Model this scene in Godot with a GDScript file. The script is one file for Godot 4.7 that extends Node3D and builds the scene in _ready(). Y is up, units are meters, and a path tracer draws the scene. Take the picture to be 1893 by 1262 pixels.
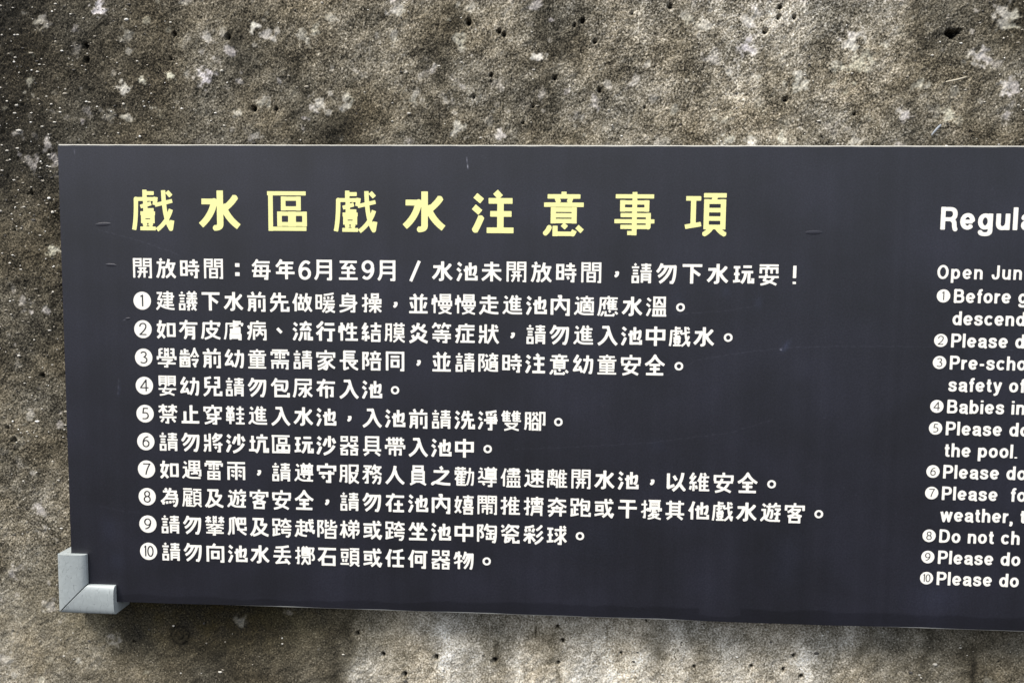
extends Node3D
# A notice board fixed to a weathered concrete wall, seen close up.
# Metres. The face of the board lies in the plane z = 0 with its top left corner at x = 0, y = TOP; the wall's mean surface is WALL_Z.

const TOP := 1.5
const WALL_Z := -0.029
const SIGN_W := 1.9
const SIGN_H := 0.6
const EXPOSURE := 2.1

var rng := RandomNumberGenerator.new()
var n_big := FastNoiseLite.new()
var n_mid := FastNoiseLite.new()
var n_fine := FastNoiseLite.new()
var pits := []
var glyph_cache := {}
var lichen := []
var macro := []


func _ready() -> void:
	rng.seed = 71
	camera_and_light()
	lists()
	wall()
	sign_board()
	lettering()
	bracket()
	debris()


func camera_and_light() -> void:
	var cam := Camera3D.new()
	cam.name = "camera"
	cam.fov = 49.55
	cam.near = 0.02
	cam.far = 60.0
	cam.position = Vector3(0.6319, TOP - 0.1759, 0.9308)
	cam.rotation = Vector3(-0.07313, 0.05014, 0.01112)
	add_child(cam)
	cam.current = true
	var sky_mat := ProceduralSkyMaterial.new()
	sky_mat.sky_top_color = Color(0.95, 0.97, 1.0)
	sky_mat.sky_horizon_color = Color(0.52, 0.56, 0.63)
	sky_mat.sky_curve = 0.35
	sky_mat.ground_bottom_color = Color(0.22, 0.21, 0.20)
	sky_mat.ground_horizon_color = Color(0.30, 0.30, 0.30)
	sky_mat.ground_curve = 0.1
	sky_mat.sun_angle_max = 1.0
	var sky := Sky.new()
	sky.sky_material = sky_mat
	var env := Environment.new()
	env.background_mode = Environment.BG_SKY
	env.sky = sky
	env.tonemap_mode = Environment.TONE_MAPPER_LINEAR
	env.tonemap_exposure = EXPOSURE
	env.sdfgi_enabled = true
	env.ssao_enabled = true
	env.ssil_enabled = true
	var we := WorldEnvironment.new()
	we.name = "sky_and_exposure"
	we.environment = env
	add_child(we)
	var sun := DirectionalLight3D.new()
	sun.name = "overcast_sun"
	sun.light_color = Color(1.0, 0.98, 0.95)
	sun.light_energy = 0.9
	sun.light_angular_distance = 26.0
	sun.shadow_enabled = true
	add_child(sun)
	sun.look_at_from_position(Vector3(-0.85, 1.6, 0.68), Vector3.ZERO, Vector3.UP)


# ------------------------------------------------------------------ helpers

func mesh_node(called: String, mesh: Mesh, mat: Material, parent: Node = self) -> MeshInstance3D:
	var o := MeshInstance3D.new()
	o.name = called
	o.mesh = mesh
	if mat:
		o.material_override = mat
	parent.add_child(o, true)
	return o


func tag(o: Node, label: String, category: String, group := "") -> void:
	o.set_meta("label", label)
	o.set_meta("category", category)
	if group:
		o.set_meta("group", group)


func noise(seed_: int, freq: float, octaves := 3, type := FastNoiseLite.TYPE_SIMPLEX_SMOOTH) -> FastNoiseLite:
	var n := FastNoiseLite.new()
	n.seed = seed_
	n.noise_type = type
	n.frequency = freq
	n.fractal_type = FastNoiseLite.FRACTAL_FBM if octaves > 1 else FastNoiseLite.FRACTAL_NONE
	n.fractal_octaves = octaves
	return n


func layer(n: FastNoiseLite, w: int, h: int) -> PackedByteArray:
	var im := n.get_image(w, h, false, false, false)
	im.convert(Image.FORMAT_L8)
	return im.get_data()


# ------------------------------------------------------------------ the wall

func lists() -> void:
	# air holes left in the concrete: x, y (mm, from the board's top left corner) and radius
	pits = [
		[524, 158, 3.2], [563, 147, 2.4], [569, 143, 2.4], [668, 159, 2.6], [658, 154, 1.8], [553, 93, 2.0], [531, 66, 2.2], [634, 89, 2.4], [691, 74, 2.6], [777, 176, 2.6],
		[684, 134, 2.4], [607, 54, 2.0], [212, 142, 3.0], [141, 146, 2.4], [245, 51, 2.8], [274, 51, 2.2], [23, 114, 3.2], [23, 132, 3.0], [895, 145, 2.8], [923, 62, 2.6],
		[912, 174, 2.2], [911, 162, 2.2], [930, 162, 2.2], [378, -647, 2.4], [413, -675, 2.6], [649, -628, 2.4], [656, -647, 2.6], [734, -661, 1.8], [486, -676, 2.6], [443, -701, 2.8],
		[565, -678, 3.0], [651, -678, 2.2], [961, -657, 2.4], [906, -673, 2.2], [971, -684, 2.2], [-95, -391, 3.0], [-52, -302, 3.0], [1117, 142, 3.4], [1122, 140, 4.2], [1126, 142, 3.2],
		[1130, 144, 2.2],
	]
	for k in 90:
		pits.append([rng.randf_range(-400, 1600), rng.randf_range(-950, 420), rng.randf_range(0.9, 2.1)])
	# pale lichen and lime spots: x, y, radius, strength
	lichen = [
		[43, 177, 12, 1.0], [874, 127, 13, 0.8], [1002, 130, 17, 0.75], [879, 161, 16, 0.6], [937, 84, 14, 0.7], [1014, 107, 18, 0.5], [983, 102, 10, 0.6], [1087, 78, 12, 0.5], [1068, 45, 11, 0.6], [1123, 42, 12, 0.6],
		[1155, 113, 17, 0.6], [1184, 160, 20, 0.6], [1195, 77, 16, 0.6], [613, 115, 10, 0.9], [136, 93, 7, 0.9], [181, 93, 13, 0.8], [71, 79, 10, 0.7], [97, 87, 7, 0.7], [75, 42, 9, 0.6], [245, 155, 10, 0.8],
		[264, 145, 12, 0.6], [328, 56, 13, 0.6], [365, 60, 11, 0.6], [314, 143, 12, 0.5], [512, 25, 12, 0.6], [563, 19, 9, 0.6], [429, 176, 13, 0.6], [514, 135, 12, 0.5], [-32, -132, 10, 0.6], [-64, -486, 12, 0.5],
		[-61, -516, 10, 0.5], [222, 46, 8, 0.5], [188, 141, 9, 0.6], [216, 127, 10, 0.5], [830, 114, 12, 0.5], [816, 153, 14, 0.5], [685, 59, 10, 0.5], [617, 69, 9, 0.4], [850, 12, 10, 0.7], [881, 10, 10, 0.7],
		[920, 16, 8, 0.6], [384, 96, 8, 0.5], [480, 102, 8, 0.5], [-76, -204, 11, 0.4], [-43, -214, 8, 0.5], [-30, -370, 9, 0.4], [-102, -574, 12, 0.4],
	]
	for k in 620:
		var p := Vector2(rng.randf_range(-300, 1400), rng.randf_range(-20, 284))
		if k % 5 == 0:
			p = Vector2(rng.randf_range(-300, 40), rng.randf_range(-850, 0))
		elif k % 11 == 0:
			p.y = rng.randf_range(-850, -600)
		lichen.append([p.x, p.y, rng.randf_range(2.0, 5.5) if k % 3 else rng.randf_range(5, 13), rng.randf_range(0.10, 0.50)])
	# weathering of the concrete, with the board's shade painted in near it: x, y, tone
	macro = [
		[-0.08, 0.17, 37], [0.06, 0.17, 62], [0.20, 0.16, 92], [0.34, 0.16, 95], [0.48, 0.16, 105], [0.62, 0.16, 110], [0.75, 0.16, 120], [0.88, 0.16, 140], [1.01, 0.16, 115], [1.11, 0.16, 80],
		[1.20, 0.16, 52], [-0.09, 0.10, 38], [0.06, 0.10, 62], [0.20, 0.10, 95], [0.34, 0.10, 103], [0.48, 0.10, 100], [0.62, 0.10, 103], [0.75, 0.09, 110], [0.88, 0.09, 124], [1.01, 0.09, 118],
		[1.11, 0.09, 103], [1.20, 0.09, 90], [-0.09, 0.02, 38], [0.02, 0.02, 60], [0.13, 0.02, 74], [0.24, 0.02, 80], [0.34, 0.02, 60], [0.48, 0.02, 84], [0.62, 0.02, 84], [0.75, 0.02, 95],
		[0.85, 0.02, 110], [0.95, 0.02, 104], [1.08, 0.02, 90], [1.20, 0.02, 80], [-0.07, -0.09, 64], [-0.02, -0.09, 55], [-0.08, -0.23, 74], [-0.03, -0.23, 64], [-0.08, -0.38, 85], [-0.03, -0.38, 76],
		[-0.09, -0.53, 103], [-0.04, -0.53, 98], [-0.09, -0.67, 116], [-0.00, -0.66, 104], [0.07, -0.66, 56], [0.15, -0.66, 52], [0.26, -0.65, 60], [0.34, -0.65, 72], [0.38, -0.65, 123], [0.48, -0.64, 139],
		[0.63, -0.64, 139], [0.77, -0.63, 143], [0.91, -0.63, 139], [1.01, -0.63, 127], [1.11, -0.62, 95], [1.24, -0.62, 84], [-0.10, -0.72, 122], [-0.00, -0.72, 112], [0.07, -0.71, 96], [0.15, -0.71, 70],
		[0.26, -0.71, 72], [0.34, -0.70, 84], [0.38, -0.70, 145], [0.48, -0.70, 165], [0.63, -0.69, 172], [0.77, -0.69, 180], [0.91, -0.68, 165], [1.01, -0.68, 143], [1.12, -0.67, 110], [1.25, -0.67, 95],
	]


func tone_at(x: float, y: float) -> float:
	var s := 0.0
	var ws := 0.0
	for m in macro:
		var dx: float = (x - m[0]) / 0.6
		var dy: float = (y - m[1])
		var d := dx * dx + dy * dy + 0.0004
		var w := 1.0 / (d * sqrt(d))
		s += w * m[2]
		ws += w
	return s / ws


func wall_texture() -> ImageTexture:
	# covers 1.7 m by 1.134 m: x from -0.3 to 1.4, y from -0.85 to 0.284, and is mirrored beyond that
	var w := 2048
	var h := 1366
	var gm := Image.create(72, 48, false, Image.FORMAT_L8)
	for j in 48:
		for i in 72:
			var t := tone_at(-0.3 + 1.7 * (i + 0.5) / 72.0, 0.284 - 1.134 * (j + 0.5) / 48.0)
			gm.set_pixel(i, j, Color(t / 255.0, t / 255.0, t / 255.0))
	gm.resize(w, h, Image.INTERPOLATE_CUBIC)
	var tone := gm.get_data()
	var blotch := layer(noise(11, 0.0085, 4), w, h)
	var patchy := layer(noise(12, 0.04, 3), w, h)
	var grain := layer(noise(13, 0.24, 2), w, h)
	var dots := layer(noise(17, 0.36, 1), w, h)
	var hue := layer(noise(14, 0.006, 3), w, h)
	var streak_n := noise(15, 0.02, 3)
	# lichen, drawn into a mask of its own with a ragged edge
	var mask := PackedByteArray()
	mask.resize(w * h)
	var rag := noise(16, 0.06, 4)
	for l in lichen:
		var cx: float = (l[0] * 0.001 + 0.3) / 1.7 * w
		var cy: float = (0.284 - l[1] * 0.001) / 1.134 * h
		var r: float = l[2] * 0.95 * w / 1700.0
		var reach := int(r * 2.0) + 1
		for j in range(maxi(0, int(cy) - reach), mini(h, int(cy) + reach)):
			for i in range(maxi(0, int(cx) - reach), mini(w, int(cx) + reach)):
				var d := Vector2(i - cx, (j - cy) * 1.08).length() / r
				var v: float = clampf((1.0 - d + rag.get_noise_2d(i, j) * 1.3) * 1.5, 0.0, 1.0) * l[3]
				var k := j * w + i
				mask[k] = maxi(mask[k], int(v * 255.0))
	# rain streaks below the board: x (m), top, bottom, half width, strength
	var streaks := [[0.366, -0.60, -0.74, 0.009, 0.42], [0.345, -0.66, -0.8, 0.012, 0.3], [0.566, -0.645, -0.70, 0.003, 0.35], [1.051, -0.60, -0.70, 0.007, 0.25], [1.128, -0.58, -0.72, 0.009, 0.3], [0.651, -0.665, -0.76, 0.004, 0.3], [0.62, -0.625, -0.65, 0.0012, 0.5], [0.715, -0.62, -0.65, 0.0012, 0.4], [0.62, 0.26, -0.02, 0.022, 0.33], [0.20, -0.6, -0.78, 0.03, 0.25], [1.20, -0.59, -0.8, 0.02, 0.25], [0.30, 0.12, -0.02, 0.012, 0.3], [0.36, 0.06, -0.02, 0.018, 0.35]]
	for k in 26:
		streaks.append([rng.randf_range(0.3, 1.3), rng.randf_range(-0.60, -0.63), rng.randf_range(-0.68, -0.8), rng.randf_range(0.003, 0.016), rng.randf_range(0.06, 0.2)])
	for k in 24:
		streaks.append([rng.randf_range(0.35, 1.2), rng.randf_range(-0.60, -0.64), rng.randf_range(-0.72, -0.8), rng.randf_range(0.004, 0.02), rng.randf_range(-0.05, -0.14)])
	for k in 14:
		streaks.append([rng.randf_range(0.1, 1.3), rng.randf_range(0.14, 0.28), rng.randf_range(0.0, 0.1), rng.randf_range(0.006, 0.02), rng.randf_range(0.06, 0.22)])
	var colmask := PackedFloat32Array()
	colmask.resize(w * h)
	for s in streaks:
		var i0 := int((s[0] - s[3] * 3.0 + 0.3) / 1.7 * w)
		var i1 := int((s[0] + s[3] * 3.0 + 0.3) / 1.7 * w) + 1
		var j0 := int((0.284 - s[1]) / 1.134 * h)
		var j1 := int((0.284 - s[2]) / 1.134 * h)
		for j in range(maxi(j0, 0), mini(j1, h)):
			var f := float(j - j0) / (j1 - j0)
			var wob: float = streak_n.get_noise_2d(j * 0.8, s[0] * 900.0) * s[3] * 1.6
			var fade := sin(clampf(f * 1.1 + 0.08, 0.0, 1.0) * PI)
			for i in range(maxi(i0, 0), mini(i1, w)):
				var dx: float = ((i + 0.5) / w * 1.7 - 0.3 - s[0] - wob) / s[3]
				colmask[j * w + i] = minf(0.8, colmask[j * w + i] + s[4] * fade * exp(-dx * dx))
	var out := PackedByteArray()
	out.resize(w * h * 3)
	# the grimy plug of a form tie
	for j in range(1100, 1170):
		for i in range(480, 560):
			var d := Vector2((i + 0.5) / w * 1.7 - 0.3 - 0.131, 0.284 - (j + 0.5) / h * 1.134 + 0.659).length()
			var ring := exp(-pow((d - 0.0125) / 0.0018, 2.0)) + 0.7 * exp(-pow((d - 0.0055) / 0.0014, 2.0))
			colmask[j * w + i] = minf(0.8, colmask[j * w + i] + 0.22 * smoothstep(0.021, 0.011, d) + 0.2 * ring)
	# shade painted dark into the air holes, and hairline cracks: points in mm
	for p in pits:
		var cx: float = (p[0] * 0.001 + 0.3) / 1.7 * w
		var cy: float = (0.284 - p[1] * 0.001) / 1.134 * h
		var pr: float = p[2] * 1.15
		for j in range(maxi(0, int(cy - pr * 2)), mini(h, int(cy + pr * 2) + 1)):
			for i in range(maxi(0, int(cx - pr * 2)), mini(w, int(cx + pr * 2) + 1)):
				var d := Vector2(i - cx, j - cy).length() / pr + rag.get_noise_2d(i * 3.0, j * 3.0) * 0.8
				colmask[j * w + i] = maxf(colmask[j * w + i], 0.8 * smoothstep(1.15, 0.55, d))
	for c in [[-83, 152, -36, 149], [-36, 149, -10, 138], [40, 160, 90, 169], [90, 169, 139, 176], [609, -640, 608, -652], [812, -640, 807, -664], [-100, -250, -40, -240], [-95, -330, -60, -336], [250, 80, 300, 66], [470, 150, 500, 146], [950, 60, 1010, 52], [1100, 30, 1150, 24], [-90, 60, -40, 52], [700, 20, 760, 30], [355, 110, 380, 128], [520, 52, 548, 60]]:
		var a := Vector2((c[0] * 0.001 + 0.3) / 1.7 * w, (0.284 - c[1] * 0.001) / 1.134 * h)
		var b := Vector2((c[2] * 0.001 + 0.3) / 1.7 * w, (0.284 - c[3] * 0.001) / 1.134 * h)
		var steps := int(a.distance_to(b) * 2.0)
		for q in steps:
			var f := float(q) / steps
			var p := a.lerp(b, f) + Vector2(rag.get_noise_2d(q * 0.6, c[0]), rag.get_noise_2d(c[1], q * 0.6)) * 7.0
			var k := int(p.y) * w + int(p.x)
			if k > 0 and k < w * h - w and rag.get_noise_2d(q * 0.9, 40.0) > -0.25:
				colmask[k] = maxf(colmask[k], 0.6)
				colmask[k + w] = maxf(colmask[k + w], 0.3)
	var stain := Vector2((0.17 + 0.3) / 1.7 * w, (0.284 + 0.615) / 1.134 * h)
	# the sheltered concrete below the board is smoother and more even
	var calm := PackedFloat32Array()
	for j in h:
		calm.append(1.0 - 0.42 * smoothstep(-0.50, -0.64, 0.284 - 1.134 * j / h))
	var spk := 12345
	for k in w * h:
		spk = (spk * 1103515245 + 12345) & 0x7fffffff
		var g := (grain[k] - 128) / 128.0
		var b := (blotch[k] - 128) / 128.0
		var p := (patchy[k] - 128) / 128.0
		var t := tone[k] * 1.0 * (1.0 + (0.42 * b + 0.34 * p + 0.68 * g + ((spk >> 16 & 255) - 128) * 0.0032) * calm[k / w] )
		var dd := dots[k]
		if dd > 196:
			t += (dd - 196) * 1.5
		elif dd < 64:
			t -= (64 - dd) * 1.0
		t *= 1.0 - colmask[k]
		var m := minf(1.0, mask[k] / 200.0)
		var hh := (hue[k] - 128) / 128.0
		var pale := clampf((t - 60.0) / 120.0, 0.0, 1.0)
		var cr := t * (1.05 + 0.035 * hh - 0.01 * pale)
		var cg := t * (0.972 + 0.005 * hh + 0.028 * pale)
		var cb := t * (0.80 - 0.04 * hh + 0.125 * pale)
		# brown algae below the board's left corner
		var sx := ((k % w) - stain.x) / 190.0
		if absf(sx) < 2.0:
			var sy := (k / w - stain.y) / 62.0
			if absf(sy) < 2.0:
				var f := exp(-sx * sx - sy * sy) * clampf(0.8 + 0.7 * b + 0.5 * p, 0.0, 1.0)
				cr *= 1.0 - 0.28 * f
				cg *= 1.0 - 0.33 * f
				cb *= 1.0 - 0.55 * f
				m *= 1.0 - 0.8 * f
		if m > 0.0:
			var lt := 196.0 * (1.0 + 0.26 * g + 0.12 * p)
			cr += (lt - cr) * m
			cg += (lt * (0.975 + 0.02 * hh) - cg) * m
			cb += (lt * (0.925 - 0.08 * hh) - cb) * m
		out[k * 3] = clampi(int(cr), 4, 235)
		out[k * 3 + 1] = clampi(int(cg), 4, 235)
		out[k * 3 + 2] = clampi(int(cb), 4, 235)
	var im := Image.create_from_data(w, h, false, Image.FORMAT_RGB8, out)
	return ImageTexture.create_from_image(im)


func wall_height(x: float, y: float) -> float:
	var mx := x * 1000.0
	var my := y * 1000.0
	# the finest relief fades out where the wall is far beside the board
	var near := smoothstep(-0.31, -0.2, x) * smoothstep(1.41, 1.3, x)
	var z := n_big.get_noise_2d(mx, my) * 0.0016 * (0.3 + 0.7 * near) + n_mid.get_noise_2d(mx, my) * 0.0007 * near
	var f := n_fine.get_noise_2d(mx, my)
	z += f * 0.0008 * near * (1.0 - 0.45 * smoothstep(-0.50, -0.62, y))
	return z


func axis(stops: Array) -> PackedFloat32Array:
	# stops: [from, to, step], ...
	var a := PackedFloat32Array()
	for s in stops:
		var n := maxi(1, int(round((s[1] - s[0]) / s[2])))
		for i in n:
			a.append(lerpf(s[0], s[1], float(i) / n))
	a.append(stops[-1][1])
	return a


func wall_patch(am: ArrayMesh, xs: PackedFloat32Array, ys: PackedFloat32Array, sink: float, mat: Material) -> void:
	var nx := xs.size()
	var ny := ys.size()
	var v := PackedVector3Array()
	var uv := PackedVector2Array()
	var nn := PackedVector3Array()
	var z := PackedFloat32Array()
	v.resize(nx * ny)
	uv.resize(nx * ny)
	nn.resize(nx * ny)
	z.resize(nx * ny)
	for j in ny:
		for i in nx:
			z[j * nx + i] = wall_height(xs[i], ys[j]) - sink
	# the air holes
	for p in pits:
		var px: float = p[0] * 0.001
		var py: float = p[1] * 0.001
		var r: float = p[2] * 0.00095 + 0.0004
		var i0 := xs.bsearch(px - r * 1.6)
		var i1 := mini(nx, xs.bsearch(px + r * 1.6) + 1)
		var j0 := 0
		while j0 < ny and ys[j0] > py + r * 1.6:
			j0 += 1
		var j1 := j0
		while j1 < ny and ys[j1] > py - r * 1.6:
			j1 += 1
		for j in range(j0, j1):
			for i in range(i0, i1):
				var d := Vector2(xs[i] - px, ys[j] - py).length() / r
				if d < 1.45:
					z[j * nx + i] -= r * 2.3 * (1.0 - smoothstep(0.55, 1.45, d))
	# the round plug of a form tie, a faint ring
	for j in ny:
		var dy := ys[j] + 0.659
		if absf(dy) < 0.03:
			for i in nx:
				var dx := xs[i] - 0.131
				if absf(dx) < 0.03:
					var d := Vector2(dx, dy).length()
					z[j * nx + i] -= 0.0014 * exp(-pow((d - 0.0125) / 0.0022, 2.0)) + 0.0010 * exp(-pow((d - 0.0055) / 0.0014, 2.0))
	for j in ny:
		for i in nx:
			var k := j * nx + i
			v[k] = Vector3(xs[i], TOP + ys[j], WALL_Z + z[k])
			uv[k] = Vector2(pingpong((xs[i] + 0.3) / 1.7, 1.0), pingpong((0.284 - ys[j]) / 1.134, 1.0))
			var ia := maxi(i - 1, 0)
			var ib := mini(i + 1, nx - 1)
			var ja := maxi(j - 1, 0)
			var jb := mini(j + 1, ny - 1)
			nn[k] = Vector3(-(z[j * nx + ib] - z[j * nx + ia]) / (xs[ib] - xs[ia]), -(z[jb * nx + i] - z[ja * nx + i]) / (ys[jb] - ys[ja]), 1.0).normalized()
	var idx := PackedInt32Array()
	idx.resize((nx - 1) * (ny - 1) * 6)
	var c := 0
	for j in ny - 1:
		for i in nx - 1:
			var a := j * nx + i
			idx[c] = a
			idx[c + 1] = a + 1
			idx[c + 2] = a + nx
			idx[c + 3] = a + 1
			idx[c + 4] = a + nx + 1
			idx[c + 5] = a + nx
			c += 6
	var arr := []
	arr.resize(Mesh.ARRAY_MAX)
	arr[Mesh.ARRAY_VERTEX] = v
	arr[Mesh.ARRAY_NORMAL] = nn
	arr[Mesh.ARRAY_TEX_UV] = uv
	arr[Mesh.ARRAY_INDEX] = idx
	am.add_surface_from_arrays(Mesh.PRIMITIVE_TRIANGLES, arr)
	am.surface_set_material(am.get_surface_count() - 1, mat)


func wall() -> void:
	n_big = noise(21, 0.03, 3)
	n_mid = noise(22, 0.11, 2)
	n_fine = noise(23, 0.30, 2)
	var mat := StandardMaterial3D.new()
	mat.resource_name = "weathered_concrete"
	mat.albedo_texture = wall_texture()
	mat.roughness = 0.95
	mat.metallic_specular = 0.25
	mat.texture_filter = BaseMaterial3D.TEXTURE_FILTER_LINEAR_WITH_MIPMAPS_ANISOTROPIC
	var am := ArrayMesh.new()
	# fine where the wall shows round the board, coarse behind it and far out; the pieces meet edge to edge
	var xs := axis([[-1.2, -0.3, 0.02], [-0.3, -0.13, 0.0025], [-0.13, 1.28, 0.0016], [1.28, 1.4, 0.0025], [1.4, 2.6, 0.02]])
	var xl := axis([[-1.2, -0.3, 0.02], [-0.3, -0.13, 0.0025], [-0.13, 0.045, 0.0015]])
	# y runs downwards in each list
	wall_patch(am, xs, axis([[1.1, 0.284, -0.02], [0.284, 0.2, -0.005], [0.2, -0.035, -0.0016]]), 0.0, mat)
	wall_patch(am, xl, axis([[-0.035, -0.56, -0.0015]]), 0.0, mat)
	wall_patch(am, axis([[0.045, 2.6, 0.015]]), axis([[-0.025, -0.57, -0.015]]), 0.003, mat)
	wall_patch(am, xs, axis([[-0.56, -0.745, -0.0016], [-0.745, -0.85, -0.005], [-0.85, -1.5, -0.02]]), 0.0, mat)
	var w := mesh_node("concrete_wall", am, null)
	tag(w, "weathered grey brown concrete wall with pale lichen spots behind the dark notice board", "wall")
	# sand grains and small stones that stand out where the cement skin has worn away
	var mm := MultiMesh.new()
	mm.transform_format = MultiMesh.TRANSFORM_3D
	mm.use_colors = true
	mm.mesh = pebble()
	var places := []
	var dens := noise(31, 0.02, 3)
	for k in 30000:
		var x := rng.randf_range(-0.3, 1.5)
		var y := rng.randf_range(-0.85, 0.32)
		if x > 0.03 and y < -0.02 and y > -0.58:
			continue
		var keep := 0.10 + 0.16 * dens.get_noise_2d(x * 1000.0, y * 1000.0)
		keep *= 0.4
		keep += 0.36 * smoothstep(0.22, -0.06, x) * smoothstep(-0.62, -0.2, y)
		keep += 0.10 * smoothstep(0.9, 1.2, x)
		if Vector2(x - 1.124, y - 0.141).length() < 0.011:
			continue
		if rng.randf() < keep:
			places.append(Vector2(x, y))
	mm.instance_count = places.size()
	for k in places.size():
		var p: Vector2 = places[k]
		var s := rng.randf_range(0.0005, 0.0012) * (1.0 if rng.randf() < 0.88 else 1.6)
		var b := Basis.from_euler(Vector3(rng.randf() * TAU, rng.randf() * TAU, rng.randf() * TAU)).scaled(Vector3(s * rng.randf_range(0.8, 2.3), s, s * 0.8))
		mm.set_instance_transform(k, Transform3D(b, Vector3(p.x, TOP + p.y, WALL_Z + wall_height(p.x, p.y) + s * 0.2)))
		var q := rng.randf()
		var c := Color(0.52, 0.49, 0.43) if q < 0.42 else (Color(0.28, 0.25, 0.20) if q < 0.7 else (Color(0.05, 0.045, 0.04) if q < 0.88 else Color(0.72, 0.70, 0.65)))
		mm.set_instance_color(k, c * rng.randf_range(0.75, 1.1))
	var g := MultiMeshInstance3D.new()
	g.name = "exposed_sand_grains"
	g.multimesh = mm
	var gm := StandardMaterial3D.new()
	gm.vertex_color_use_as_albedo = true
	gm.roughness = 0.7
	g.material_override = gm
	g.set_meta("kind", "stuff")
	w.add_child(g, true)


func pebble() -> ArrayMesh:
	var sm := SphereMesh.new()
	sm.radius = 1.0
	sm.height = 2.0
	sm.radial_segments = 6
	sm.rings = 3
	var a := sm.get_mesh_arrays()
	var v: PackedVector3Array = a[Mesh.ARRAY_VERTEX]
	for i in v.size():
		var d := v[i]
		v[i] = d * (1.0 + 0.28 * sin(d.x * 5.1 + d.y * 3.0) * cos(d.z * 4.3 + d.y))
	var st := SurfaceTool.new()
	var am := ArrayMesh.new()
	a[Mesh.ARRAY_VERTEX] = v
	am.add_surface_from_arrays(Mesh.PRIMITIVE_TRIANGLES, a)
	return am


# ------------------------------------------------------------------ the board

func soft_line(im: PackedByteArray, w: int, h: int, pts: Array, width: float, add: float) -> void:
	# a hairline scratch: pts in mm from the top left corner of the board
	for s in pts.size() - 1:
		var a := Vector2(pts[s][0] * w / 1900.0, -pts[s][1] * h / 600.0)
		var b := Vector2(pts[s + 1][0] * w / 1900.0, -pts[s + 1][1] * h / 600.0)
		var n := int(a.distance_to(b) * 2.0) + 1
		for k in n:
			var p := a.lerp(b, float(k) / n) + Vector2(0, 0.4 * sin(k * 0.13))
			var f := add * (0.55 + 0.45 * sin(k * 0.31) * sin(k * 0.053 + s))
			for j in range(int(p.y) - 2, int(p.y) + 3):
				for i in range(int(p.x) - 2, int(p.x) + 3):
					if i >= 0 and j >= 0 and i < w and j < h:
						var d := Vector2(i + 0.5, j + 0.5).distance_to(p)
						var q := (j * w + i) * 3
						var v := f * exp(-d * d / (width * width)) * 0.75
						for c in 3:
							im[q + c] = clampi(im[q + c] + int(v + 0.5), 0, 255)


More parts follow.
